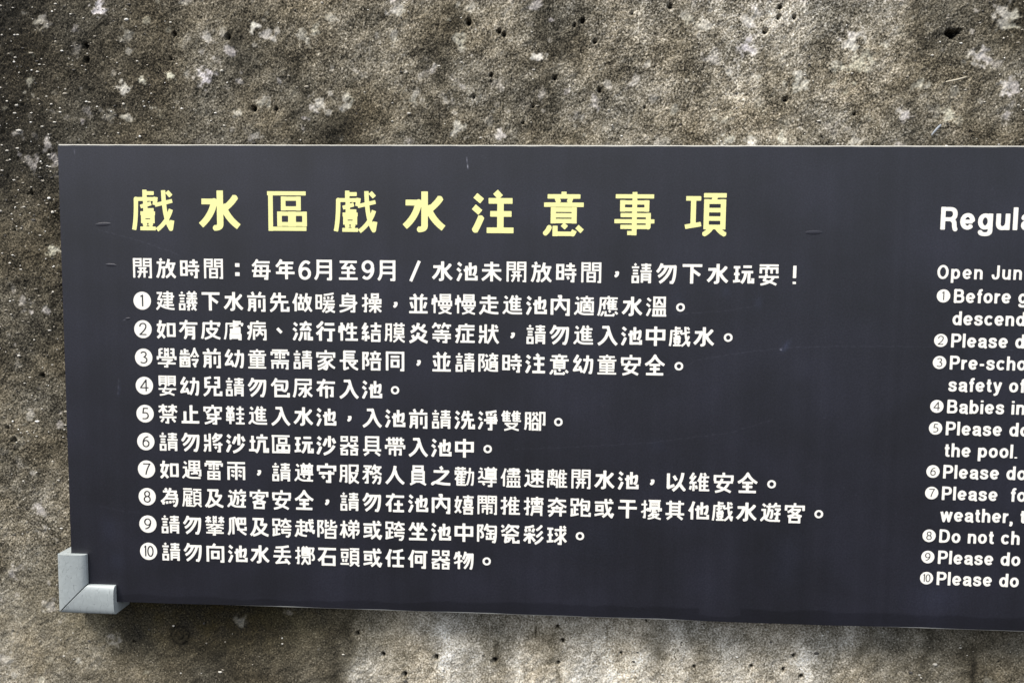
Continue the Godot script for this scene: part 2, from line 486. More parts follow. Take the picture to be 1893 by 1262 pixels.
func face_texture() -> ImageTexture:
	var w := 2048
	var h := 648
	var cloud := layer(noise(41, 0.006, 4), w, h)
	var fine := layer(noise(42, 0.35, 2), w, h)
	var weave := layer(noise(43, 0.05, 2), w, 1)
	var wav := noise(44, 0.012, 3)
	var out := PackedByteArray()
	out.resize(w * h * 3)
	# smudges of dust: x, y (mm), half sizes, slope, strength
	var smudges := [[925, -245, 5, 9, 0.5, 9.0], [890, -190, 6, 10, 0.0, 5.0], [850, -178, 7, 9, 0.0, 4.0], [791, -193, 12, 18, 0.0, 3.0], [770, -371, 14, 10, 0.0, 3.0], [52, -500, 14, 18, 0.0, 3.0], [62, -545, 16, 16, 0.0, 4.0], [935, -520, 26, 44, 0.0, 3.5], [1120, -560, 40, 24, 0.0, 3.0], [700, -500, 50, 30, 0.0, 2.5], [72, -315, 2, 10, 0.15, 5.0], [300, -480, 60, 40, 0.0, 2.0], [560, -60, 90, 30, 0.0, 2.0]]
	for j in h:
		var y := -600.0 * (j + 0.5) / h
		for i in w:
			var x := 1900.0 * (i + 0.5) / w
			var k := j * w + i
			var t := 24.0 + (cloud[k] - 128) * 0.07 + (fine[k] - 128) * 0.09 + (weave[i] - 128) * 0.022
			var blue := 9.5 + (cloud[k] - 128) * 0.02
			# the strip along the lower edge that stays darker, with a wavering upper line
			if y < -575.0:
				var edge := -590.5 + 7.5 * smoothstep(200.0, 760.0, x) + wav.get_noise_2d(x, 0.0) * 4.0
				if absf(x - 855.0) < 26.0:
					edge -= 9.0
				t -= 9.0 * smoothstep(edge + 1.2, edge - 1.2, y)
			out[k * 3] = clampi(int(t), 0, 255)
			out[k * 3 + 1] = clampi(int(t + 0.4), 0, 255)
			out[k * 3 + 2] = clampi(int(t + blue), 0, 255)
	for s in smudges:
		var i0 := maxi(0, int((s[0] - s[2] * 3) * w / 1900.0))
		var i1 := mini(w, int((s[0] + s[2] * 3) * w / 1900.0))
		var j0 := maxi(0, int((-s[1] - s[3] * 3) * h / 600.0))
		var j1 := mini(h, int((-s[1] + s[3] * 3) * h / 600.0))
		for j in range(j0, j1):
			for i in range(i0, i1):
				var dy: float = (j * 600.0 / h + s[1]) / s[3]
				var dx: float = (i * 1900.0 / w - s[0] + dy * s[3] * s[4]) / s[2]
				var v: float = 1.9 * s[5] * exp(-(dx * dx + dy * dy) * 1.6) * (0.7 + 0.3 * (fine[j * w + i] / 128.0))
				var q := (j * w + i) * 3
				out[q] = clampi(out[q] + int(v * 0.75), 0, 255)
				out[q + 1] = clampi(out[q + 1] + int(v * 0.9), 0, 255)
				out[q + 2] = clampi(out[q + 2] + int(v * 1.25), 0, 255)
	soft_line(out, w, h, [[526, -15], [528, -31]], 0.7, 70.0)
	soft_line(out, w, h, [[50, -108], [106, -122], [156, -139]], 0.7, 14.0)
	soft_line(out, w, h, [[791, -207], [816, -205], [853, -202], [889, -195]], 0.6, 15.0)
	soft_line(out, w, h, [[780, -284], [818, -264], [871, -254], [924, -247], [1000, -244], [1087, -243], [1200, -246]], 0.6, 15.0)
	soft_line(out, w, h, [[590, -382], [644, -379], [760, -370], [861, -355], [914, -337]], 0.6, 14.0)
	soft_line(out, w, h, [[180, -150], [186, -153], [192, -150]], 0.8, 14.0)
	soft_line(out, w, h, [[40, -470], [70, -476], [95, -478]], 0.7, 10.0)
	soft_line(out, w, h, [[72, -300], [70, -322]], 0.9, 16.0)
	soft_line(out, w, h, [[80, -224], [86, -222]], 1.0, 26.0)
	soft_line(out, w, h, [[919, -249], [921, -250]], 1.0, 60.0)
	soft_line(out, w, h, [[22, -6], [22, -14]], 0.7, 40.0)
	for k in 150:
		var p := Vector2(rng.randf_range(0, 1900), rng.randf_range(-600, 0) if k % 3 else -600.0 * absf(float(k % 2) - 0.06 * rng.randf()))
		soft_line(out, w, h, [[p.x, p.y], [p.x + rng.randf_range(-5, 5), p.y + rng.randf_range(-3, 3)]], 0.6, rng.randf_range(3.0, 14.0))
	return ImageTexture.create_from_image(Image.create_from_data(w, h, false, Image.FORMAT_RGB8, out))


func sign_board() -> void:
	var root := Node3D.new()
	root.name = "notice_sign"
	root.position = Vector3(0, TOP, 0)
	add_child(root)
	tag(root, "long charcoal notice board with yellow Chinese title and white bathing rules on concrete wall", "sign")
	# the core board: pale plastic sheet whose cut edge shows as a light line
	var core := StandardMaterial3D.new()
	core.resource_name = "pale_board_edge"
	core.albedo_color = Color(0.70, 0.69, 0.66)
	core.roughness = 0.7
	var st := SurfaceTool.new()
	st.begin(Mesh.PRIMITIVE_TRIANGLES)
	chamfer_box(st, Vector3(0.0006, -SIGN_H, -0.0062), Vector3(SIGN_W, 0.0, -0.0005), 0.0006)
	st.generate_normals()
	mesh_node("backing_board", st.commit(), core, root)
	# the printed film on its front, cut a little short and not quite straight along the upper and lower edge
	var film := StandardMaterial3D.new()
	film.resource_name = "charcoal_film"
	film.albedo_texture = face_texture()
	film.roughness = 0.46
	film.metallic_specular = 0.52
	film.texture_repeat = false
	var cut := noise(51, 0.03, 3)
	st = SurfaceTool.new()
	st.begin(Mesh.PRIMITIVE_TRIANGLES)
	var cols := 380
	var rings := []
	for i in cols + 1:
		var x := SIGN_W * i / cols
		var yt := -0.0013 + cut.get_noise_2d(x * 1000.0, 0.0) * 0.0004 - 0.0002 * smoothstep(0.3, 0.7, x)
		# the lower edge of the core shows except where the film reaches right down over it
		var show := smoothstep(0.14, 0.30, x) - smoothstep(0.76, 0.87, x) + smoothstep(0.99, 1.06, x)
		var yb := -SIGN_H - 0.0002 + show * (0.0013 + cut.get_noise_2d(x * 260.0, 300.0) * 0.0009)
		rings.append([Vector3(x, yt, -0.00045), Vector3(x, yt - 0.0002, 0.0), Vector3(x, yb + 0.0002, 0.0), Vector3(x, yb, -0.00045)])
	st.set_smooth_group(-1)
	for i in cols:
		for r in 3:
			var a: Vector3 = rings[i][r]
			var b: Vector3 = rings[i + 1][r]
			var c: Vector3 = rings[i + 1][r + 1]
			var d: Vector3 = rings[i][r + 1]
			for p in [a, b, c, a, c, d]:
				st.set_uv(Vector2(p.x / SIGN_W, -p.y / SIGN_H))
				st.add_vertex(p)
	st.generate_normals()
	mesh_node("printed_face", st.commit(), film, root)
	# blisters where the film has lifted
	var bl := StandardMaterial3D.new()
	bl.resource_name = "lifted_film"
	bl.albedo_color = Color8(26, 26, 36)
	bl.roughness = 0.5
	bl.metallic_specular = 0.5
	for b in [[57, -101, 11, 2.0, 0.06], [66, -153, 8, 1.6, -0.05], [954, -105, 11, 2.2, 0.03], [86, -222, 4, 1.2, 0.2]]:
		var sm := SphereMesh.new()
		sm.radius = 1.0
		sm.height = 2.0
		sm.radial_segments = 20
		sm.rings = 10
		var o := mesh_node("film_blister", sm, bl, root)
		o.transform = Transform3D(Basis(Vector3(0, 0, 1), b[4]).scaled_local(Vector3(b[2] * 0.001, b[3] * 0.0012, 0.0005)), Vector3(b[0] * 0.001, b[1] * 0.001, -0.0001))


func quad(st: SurfaceTool, a: Vector3, b: Vector3, c: Vector3, d: Vector3) -> void:
	# clockwise as seen from the front
	for p in [a, b, c, a, c, d]:
		st.add_vertex(p)


func chamfer_box(st: SurfaceTool, lo: Vector3, hi: Vector3, c: float) -> void:
	st.set_smooth_group(-1)
	var f := [Vector2(lo.x + c, hi.y - c), Vector2(hi.x - c, hi.y - c), Vector2(hi.x - c, lo.y + c), Vector2(lo.x + c, lo.y + c)]
	var s := [Vector2(lo.x, hi.y), Vector2(hi.x, hi.y), Vector2(hi.x, lo.y), Vector2(lo.x, lo.y)]
	var at := func(p: Vector2, z: float): return Vector3(p.x, p.y, z)
	quad(st, at.call(f[0], hi.z), at.call(f[1], hi.z), at.call(f[2], hi.z), at.call(f[3], hi.z))
	for i in 4:
		var k := (i + 1) % 4
		quad(st, at.call(s[i], hi.z - c), at.call(s[k], hi.z - c), at.call(f[k], hi.z), at.call(f[i], hi.z))
		quad(st, at.call(s[i], lo.z), at.call(s[k], lo.z), at.call(s[k], hi.z - c), at.call(s[i], hi.z - c))
	quad(st, at.call(s[1], lo.z), at.call(s[0], lo.z), at.call(s[3], lo.z), at.call(s[2], lo.z))


# ------------------------------------------------------------------ the lettering, cut from the strokes listed at the end

func pen_lines(entry: String, table: Dictionary, box: Rect2) -> Array:
	# [points, is_curve], ...
	var out := []
	var k := box.size / 100.0
	for tok in entry.split(" ", false):
		var pts := PackedVector2Array()
		var curve := false
		if tok.length() > 1 and tok[1] == "[":
			var b := tok.substr(2, tok.length() - 3).split_floats(",")
			out.append_array(pen_lines(table[tok[0]], table, Rect2(box.position + Vector2(b[0], b[1]) * k, Vector2(b[2] - b[0], b[3] - b[1]) * k)))
			continue
		elif tok.length() == 1:
			out.append_array(pen_lines(table[tok], table, box))
			continue
		elif tok[0] == "@":
			var a := tok.substr(1).split_floats(",")
			curve = true
			for i in 25:
				var t := deg_to_rad(lerpf(a[4], a[5], i / 24.0))
				pts.append(Vector2(a[0] + a[2] * cos(t), a[1] + a[3] * sin(t)))
		else:
			curve = tok[0] == "~"
			var from := 1 if curve else 0
			var raw := PackedVector2Array()
			for q in split_points(tok.substr(from)):
				raw.append(q)
			if curve:
				for i in 9:
					var t := i / 8.0
					pts.append(raw[0] * (1 - t) * (1 - t) + raw[1] * 2.0 * t * (1 - t) + raw[2] * t * t)
			else:
				pts = raw
		for i in pts.size():
			pts[i] = box.position + pts[i] * k
		out.append([pts, curve])
	return out


func split_points(s: String) -> Array:
	# "10,20-30,-4" : a dash after a digit parts two points, any other dash is a sign
	var parts := []
	var cur := ""
	for i in s.length():
		if s[i] == "-" and cur.length() and cur[-1].is_valid_int():
			parts.append(cur)
			cur = ""
		else:
			cur += s[i]
	parts.append(cur)
	return parts.map(func(p): return Vector2(float(p.get_slice(",", 0)), float(p.get_slice(",", 1))))


func pen_width(lines: Array, bold: float, thin := 0.62) -> float:
	var total := 0.0
	for l in lines:
		var p: PackedVector2Array = l[0]
		for i in p.size() - 1:
			total += p[i].distance_to(p[i + 1])
	return bold * pow(minf(1.0, 320.0 / maxf(total, 1.0)), thin)


func ink(lines: Array, w: float, rect: Rect2, nx: int, ny: int) -> PackedFloat32Array:
	# signed distance to the strokes on a grid of points
	var d := PackedFloat32Array()
	d.resize(nx * ny)
	d.fill(1e6)
	var step := Vector2(rect.size.x / (nx - 1), rect.size.y / (ny - 1))
	var ends := []
	for l in lines:
		ends.append(l[0][0])
		ends.append(l[0][-1])
	for l in lines:
		var p: PackedVector2Array = l[0]
		var last := p.size() - 2
		var closed := p.size() > 2 and p[0].distance_to(p[-1]) < 0.01
		for s in last + 1:
			var a := p[s]
			var b := p[s + 1]
			var len := a.distance_to(b)
			if len < 0.01:
				continue
			var u := (b - a) / len
			var hw := w * 0.5 * (1.0 - 0.14 * pow(absf(u.x), 4.0))
			var grow := w * 0.47
			# square corners grow into each other, slanted ones and strokes that meet end to end get a round joint
			var joint: bool = l[1] and s > 0
			var joint_end := false
			var e0 := 0.0
			var e1 := 0.0
			if not l[1] and (s > 0 or closed):
				if absf((a - p[s - 1 if s > 0 else last]).normalized().dot(u)) < 0.3:
					e0 = grow
				else:
					joint = true
			if not l[1] and (s < last or closed):
				if absf((p[s + 2 if s < last else 1] - b).normalized().dot(u)) < 0.3:
					e1 = grow
			if s == 0 and not closed:
				joint = ends.filter(func(e): return e.distance_to(a) < 0.6).size() > 1
			if s == last and not closed:
				joint_end = ends.filter(func(e): return e.distance_to(b) < 0.6).size() > 1
			var mid := (len + e1 - e0) * 0.5
			var hl := (len + e0 + e1) * 0.5
			var reach := w + 4.0
			var lo := Vector2(minf(a.x, b.x) - reach, minf(a.y, b.y) - reach)
			var hi := Vector2(maxf(a.x, b.x) + reach, maxf(a.y, b.y) + reach)
			var i0 := maxi(0, int((lo.x - rect.position.x) / step.x))
			var i1 := mini(nx, int((hi.x - rect.position.x) / step.x) + 2)
			var j0 := maxi(0, int((lo.y - rect.position.y) / step.y))
			var j1 := mini(ny, int((hi.y - rect.position.y) / step.y) + 2)
			for j in range(j0, j1):
				for i in range(i0, i1):
					var rel := rect.position + Vector2(i, j) * step - a
					var qx := absf(rel.dot(u) - mid) - hl
					var qy := absf(rel.cross(u)) - hw
					var v := sqrt(maxf(qx, 0.0) * maxf(qx, 0.0) + maxf(qy, 0.0) * maxf(qy, 0.0)) + minf(maxf(qx, qy), 0.0)
					if joint:
						v = minf(v, rel.length() - hw)
					if joint_end:
						v = minf(v, (rel - u * len).length() - hw)
					var k := j * nx + i
					if v < d[k]:
						d[k] = v
	return d


func fill_field(st: SurfaceTool, d: PackedFloat32Array, nx: int, ny: int, rect: Rect2, scale: float, shift: Vector2) -> void:
	# triangles where the field is negative, with a thin rim so that the film has a thickness
	var zf := 0.00016
	var zb := 0.00002
	var sx := rect.size.x / (nx - 1)
	var sy := rect.size.y / (ny - 1)
	for j in ny - 1:
		var run := -1
		for i in nx:
			var full := false
			if i < nx - 1:
				var k := j * nx + i
				full = d[k] < 0 and d[k + 1] < 0 and d[k + nx] < 0 and d[k + nx + 1] < 0
			if full:
				if run < 0:
					run = i
				continue
			if run >= 0:
				var x0 := (rect.position.x + run * sx) * scale + shift.x
				var x1 := (rect.position.x + i * sx) * scale + shift.x
				var y0 := -(rect.position.y + j * sy) * scale + shift.y
				var y1 := -(rect.position.y + (j + 1) * sy) * scale + shift.y
				quad(st, Vector3(x0, y0, zf), Vector3(x1, y0, zf), Vector3(x1, y1, zf), Vector3(x0, y1, zf))
				run = -1
			if i == nx - 1:
				break
			# a cell that the outline crosses
			var ks := [j * nx + i, j * nx + i + 1, (j + 1) * nx + i + 1, (j + 1) * nx + i]
			var cs := [Vector2(i, j), Vector2(i + 1, j), Vector2(i + 1, j + 1), Vector2(i, j + 1)]
			var poly := PackedVector2Array()
			var on := []
			for c in 4:
				var da := d[ks[c]]
				var db := d[ks[(c + 1) % 4]]
				if da < 0:
					poly.append(cs[c])
					on.append(false)
				if (da < 0) != (db < 0):
					poly.append(cs[c].lerp(cs[(c + 1) % 4], da / (da - db)))
					on.append(true)
			if poly.size() < 3:
				continue
			var v := PackedVector3Array()
			for p in poly:
				v.append(Vector3((rect.position.x + p.x * sx) * scale + shift.x, -(rect.position.y + p.y * sy) * scale + shift.y, zf))
			for t in range(1, v.size() - 1):
				st.add_vertex(v[0])
				st.add_vertex(v[t])
				st.add_vertex(v[t + 1])
			for t in v.size():
				var n := (t + 1) % v.size()
				if on[t] and on[n]:
					var a := v[t]
					var b := v[n]
					quad(st, b, a, Vector3(a.x, a.y, zb), Vector3(b.x, b.y, zb))


func glyph(ch: String, size: float, bold: float, res: int) -> ArrayMesh:
	var key := "%s %f %f" % [ch, size, bold]
	if glyph_cache.has(key):
		return glyph_cache[key]
	var lines := pen_lines(STROKES[ch], STROKES, Rect2(0, 0, 100, 100))
	var w := pen_width(lines, bold, 0.56 if size > 0.04 else 0.53) if ch != "。" else 10.5
	var rect := Rect2(-10, -10, 120, 120)
	var d := ink(lines, w, rect, res, res)
	var st := SurfaceTool.new()
	st.begin(Mesh.PRIMITIVE_TRIANGLES)
	st.set_smooth_group(-1)
	fill_field(st, d, res, res, rect, size / 100.0, Vector2(-size * 0.5, size * 0.5))
	st.generate_normals()
	glyph_cache[key] = st.commit()
	return glyph_cache[key]


func disc(num: int, radius: float) -> ArrayMesh:
	# a filled disc with the digit left open, so that the dark face shows through
	var key := "disc %d %f" % [num, radius]
	if glyph_cache.has(key):
		return glyph_cache[key]
	var lines := pen_lines(STROKES["(%d)" % num], STROKES, Rect2(0, 0, 100, 100))
	var res := 60
	var rect := Rect2(-6, -6, 112, 112)
	var d := ink(lines, 8.0, rect, res, res)
	for j in res:
		for i in res:
			var p := rect.position + Vector2(i, j) * (112.0 / (res - 1)) - Vector2(50, 50)
			d[j * res + i] = maxf(p.length() - 50.0, -d[j * res + i])
	var st := SurfaceTool.new()
	st.begin(Mesh.PRIMITIVE_TRIANGLES)
	st.set_smooth_group(-1)
	fill_field(st, d, res, res, rect, radius / 50.0, Vector2(-radius, radius))
	st.generate_normals()
	glyph_cache[key] = st.commit()
	return glyph_cache[key]


func line_node(called: String, parent: Node, at: Vector2) -> Node3D:
	var o := Node3D.new()
	o.name = called
	o.position = Vector3(at.x, at.y, 0)
	parent.add_child(o, true)
	return o


func latin_line(called: String, text: String, at: Vector2, cap: float, mat: Material, parent: Node, bold := 19.0, gap := 12.8) -> MeshInstance3D:
	var st := SurfaceTool.new()
	st.begin(Mesh.PRIMITIVE_TRIANGLES)
	st.set_smooth_group(-1)
	var x := 0.0
	for ch in text:
		var e: PackedStringArray = LATIN[ch].split("|")
		var adv := float(e[0])
		if e[1]:
			var lines := pen_lines(e[1], {}, Rect2(0, 0, 100, 100))
			var rect := Rect2(-14, -14, adv + 28, 156)
			var nx := int((adv + 28) / 2.6)
			var d := ink(lines, bold, rect, nx, 60)
			fill_field(st, d, nx, 60, rect, cap / 100.0, Vector2(x * cap / 100.0, cap))
		x += adv + gap
	st.generate_normals()
	var o := mesh_node(called, st.commit(), mat, parent)
	o.position = Vector3(at.x, at.y, 0)
	return o


func lettering() -> void:
	var root := get_node("notice_sign")
	var yellow := StandardMaterial3D.new()
	yellow.resource_name = "yellow_print"
	yellow.albedo_color = Color(0.90, 0.885, 0.60)
	yellow.roughness = 0.55
	var white := StandardMaterial3D.new()
	white.resource_name = "white_print"
	white.albedo_color = Color(0.92, 0.905, 0.87)
	white.roughness = 0.55
	var title := line_node("title_lettering", root, Vector2(0.1229, -0.0826))
	var text := "戲水區戲水注意事項"
	for i in text.length():
		var o := mesh_node("character", glyph(text[i], 0.0535, 15.6, 110), yellow, title)
		o.position = Vector3(0.0875 * i, 0, 0)
	var opening := line_node("opening_hours_lettering", root, Vector2(0.1074, -0.1566))
	text = "開放時間:每年6月至9月 / 水池未開放時間,請勿下水玩耍!"
	var x := 0.0
	for i in text.length():
		var ch := text[i]
		var adv := 0.0099 if ch == " " else (0.0190 if ch in "69/" else 0.0312)
		if i > 0:
			x += adv * 0.5
		if ch != " ":
			var o := mesh_node("character", glyph(ch, 0.0262, 15.2, 76), white, opening)
			o.position = Vector3(x, 0, 0)
		x += adv * 0.5
	var rules := ["建議下水前先做暖身操,並慢慢走進池內適應水溫。", "如有皮膚病、流行性結膜炎等症狀,請勿進入池中戲水。", "學齡前幼童需請家長陪同,並請隨時注意幼童安全。", "嬰幼兒請勿包尿布入池。", "禁止穿鞋進入水池,入池前請洗淨雙腳。", "請勿將沙坑區玩沙器具帶入池中。", "如遇雷雨,請遵守服務人員之勸導儘速離開水池,以維安全。", "為顧及遊客安全,請勿在池內嬉鬧推擠奔跑或干擾其他戲水遊客。", "請勿攀爬及跨越階梯或跨坐池中陶瓷彩球。", "請勿向池水丟擲石頭或任何器物。"]
	for n in rules.size():
		var line := line_node("rule_lettering", root, Vector2(0.1061, -0.1985 - 0.0368 * n))
		mesh_node("number_disc", disc(n + 1, 0.0116), white, line)
		for i in rules[n].length():
			var o := mesh_node("character", glyph(rules[n][i], 0.0256, 15.2, 76), white, line)
			o.position = Vector3(0.0306 + 0.02992 * i, 0.0005, 0)
	# the English column, running on beyond the frame
	latin_line("english_title_lettering", "Regulations", Vector2(1.1047, -0.1003), 0.0272, white, root, 20.0, 14.0)
	latin_line("english_opening_lettering", "Open June", Vector2(1.1040, -0.1601), 0.0172, white, root, 17.5, 16.5)
	var eng := [[1, "Before going"], [0, "descending"], [2, "Please do"], [3, "Pre-school"], [0, "safety of"], [4, "Babies in"], [5, "Please do"], [0, "the pool."], [6, "Please do"], [7, "Please  follow"], [0, "weather, the"], [8, "Do not ch"], [9, "Please do"], [10, "Please do"]]
	for i in eng.size():
		var y := -0.1890 - 0.02722 * i
		var e := latin_line("english_rule_lettering", eng[i][1], Vector2(1.1252 - 0.00017 * i, y), 0.0171, white, root)
		if eng[i][0]:
			var o := mesh_node("number_disc", disc(eng[i][0], 0.0080), white, e)
			o.position = Vector3(-0.0124, 0.0084, 0)


# ------------------------------------------------------------------ the corner bracket

func bracket_texture() -> ImageTexture:
	var n := 512
	var a := layer(noise(61, 0.02, 4), n, n)
	var f := layer(noise(62, 0.3, 2), n, n)
	var vein := noise(63, 0.018, 3)
	var out := PackedByteArray()
	out.resize(n * n * 3)
	for j in n:
		for i in n:
			var k := j * n + i
			var t := 154.0 + (a[k] - 128) * 0.06 + (f[k] - 128) * 0.05
			var c := absf(vein.get_noise_2d(i, j * 0.45))
			if c < 0.06 and a[k] > 112:
				t -= 34.0 * (1.0 - c / 0.06) * clampf((a[k] - 112) / 16.0, 0.0, 1.0)
			out[k * 3] = clampi(int(t * 0.95), 0, 255)
			out[k * 3 + 1] = clampi(int(t * 0.99), 0, 255)
			out[k * 3 + 2] = clampi(int(t * 0.995), 0, 255)
	return ImageTexture.create_from_image(Image.create_from_data(n, n, false, Image.FORMAT_RGB8, out))


func arm(profile: PackedVector2Array, upright: bool, far: float, gap: float) -> ArrayMesh:
	# profile: across the arm (0 at its outer edge) and depth. The near end is cut at 45 degrees, the far end square.
	var st := SurfaceTool.new()
	st.begin(Mesh.PRIMITIVE_TRIANGLES)
	var n := profile.size()
	var near_end := PackedVector3Array()
	var far_end := PackedVector3Array()
	for p in profile:
		near_end.append(Vector3(p.x, p.x + gap, p.y) if upright else Vector3(p.x + gap, p.x, p.y))
		far_end.append(Vector3(p.x, far, p.y) if upright else Vector3(far, p.x, p.y))
	for i in n:
		var k := (i + 1) % n
		st.set_smooth_group(1 if i >= 1 and i < n - 4 else -1)
		if upright:
			quad(st, near_end[i], far_end[i], far_end[k], near_end[k])
		else:
			quad(st, near_end[k], far_end[k], far_end[i], near_end[i])
	st.set_smooth_group(-1)
	var tri := Geometry2D.triangulate_polygon(profile)
	for t in range(0, tri.size(), 3):
		for e in [[far_end, false], [near_end, true]]:
			var order := [tri[t], tri[t + 1], tri[t + 2]]
			if e[1] == upright:
				order.reverse()
			for q in order:
				st.add_vertex(e[0][q])
	st.generate_normals()
	return st.commit()


func bracket() -> void:
	var m := StandardMaterial3D.new()
	m.resource_name = "pale_grey_painted_metal"
	m.albedo_texture = bracket_texture()
	m.uv1_triplanar = true
	m.uv1_scale = Vector3(9, 9, 9)
	m.roughness = 0.5
	var root := Node3D.new()
	root.name = "corner_bracket"
	root.position = Vector3(-0.0158, TOP - 0.6154, 0)
	add_child(root)
	tag(root, "pale grey L-shaped mitred bracket gripping the lower left corner of the notice board", "bracket")
	# a D-shaped moulding: back to the wall outside the board, a lip over its face
	var back := WALL_Z - 0.001
	var profile := PackedVector2Array([Vector2(0, back), Vector2(0, 0.0034), Vector2(0.0007, 0.0053), Vector2(0.0026, 0.0067), Vector2(0.0075, 0.0076), Vector2(0.0130, 0.0080), Vector2(0.0200, 0.0081), Vector2(0.0270, 0.0080), Vector2(0.0330, 0.0074), Vector2(0.0368, 0.0060), Vector2(0.0384, 0.0040), Vector2(0.0388, 0.0006), Vector2(0.0150, 0.0006), Vector2(0.0150, back)])
	mesh_node("upright_arm", arm(profile, true, 0.0800, 0.0009), m, root)
	mesh_node("level_arm", arm(profile, false, 0.0768, 0.0009), m, root)


# ------------------------------------------------------------------ odds and ends caught on the wall

func sliver(called: String, a: Vector3, b: Vector3, r: float, bend: float, mat: Material) -> MeshInstance3D:
	# a flattened, tapering, slightly bent stalk
	var st := SurfaceTool.new()
	st.begin(Mesh.PRIMITIVE_TRIANGLES)
	var n := 10
	var up := Vector3(0, 1, 0)
	var mid := (a + b) * 0.5
	for i in n + 1:
		var t := float(i) / n
		var c := a.lerp(b, t) + Vector3(0, bend * sin(t * PI), 0.0012 * sin(t * PI)) - mid
		var w := r * (0.55 + 0.45 * sin(t * 2.6 + 0.3))
		for k in 6:
			var ang := TAU * k / 6.0
			st.add_vertex(c + up * cos(ang) * w + Vector3(0, 0, 1) * sin(ang) * w * 0.6)
	for i in n:
		for k in 6:
			var p := i * 6 + k
			var q := i * 6 + (k + 1) % 6
			for v in [p, q, p + 6, q, q + 6, p + 6]:
				st.add_index(v)
	for k in range(1, 5):
		for v in [0, k + 1, k]:
			st.add_index(v)
		for v in [n * 6, n * 6 + k, n * 6 + k + 1]:
			st.add_index(v)
	st.generate_normals()
	var o := mesh_node(called, st.commit(), mat)
	o.position = mid
	return o


func debris() -> void:
	var pale := StandardMaterial3D.new()
	pale.albedo_color = Color(0.66, 0.63, 0.56)
	pale.roughness = 0.8
	var za := WALL_Z + wall_height(1.118, 0.083) + 0.0014
	var s := sliver("straw", Vector3(1.116, TOP + 0.0825, za), Vector3(1.141, TOP + 0.0885, za), 0.0012, -0.0008, pale)
	tag(s, "thin pale straw stuck to the wall below the large dark air hole", "straw")
	var blue := StandardMaterial3D.new()
	blue.albedo_color = Color(0.52, 0.54, 0.57)
	blue.roughness = 0.6
	za = WALL_Z + wall_height(1.108, 0.024) + 0.0014
	var f := sliver("paint_flake", Vector3(1.102, TOP + 0.018, za), Vector3(1.113, TOP + 0.030, za), 0.0022, 0.0012, blue)
	tag(f, "small bluish white flake on the wall just above the notice board's top edge", "flake")

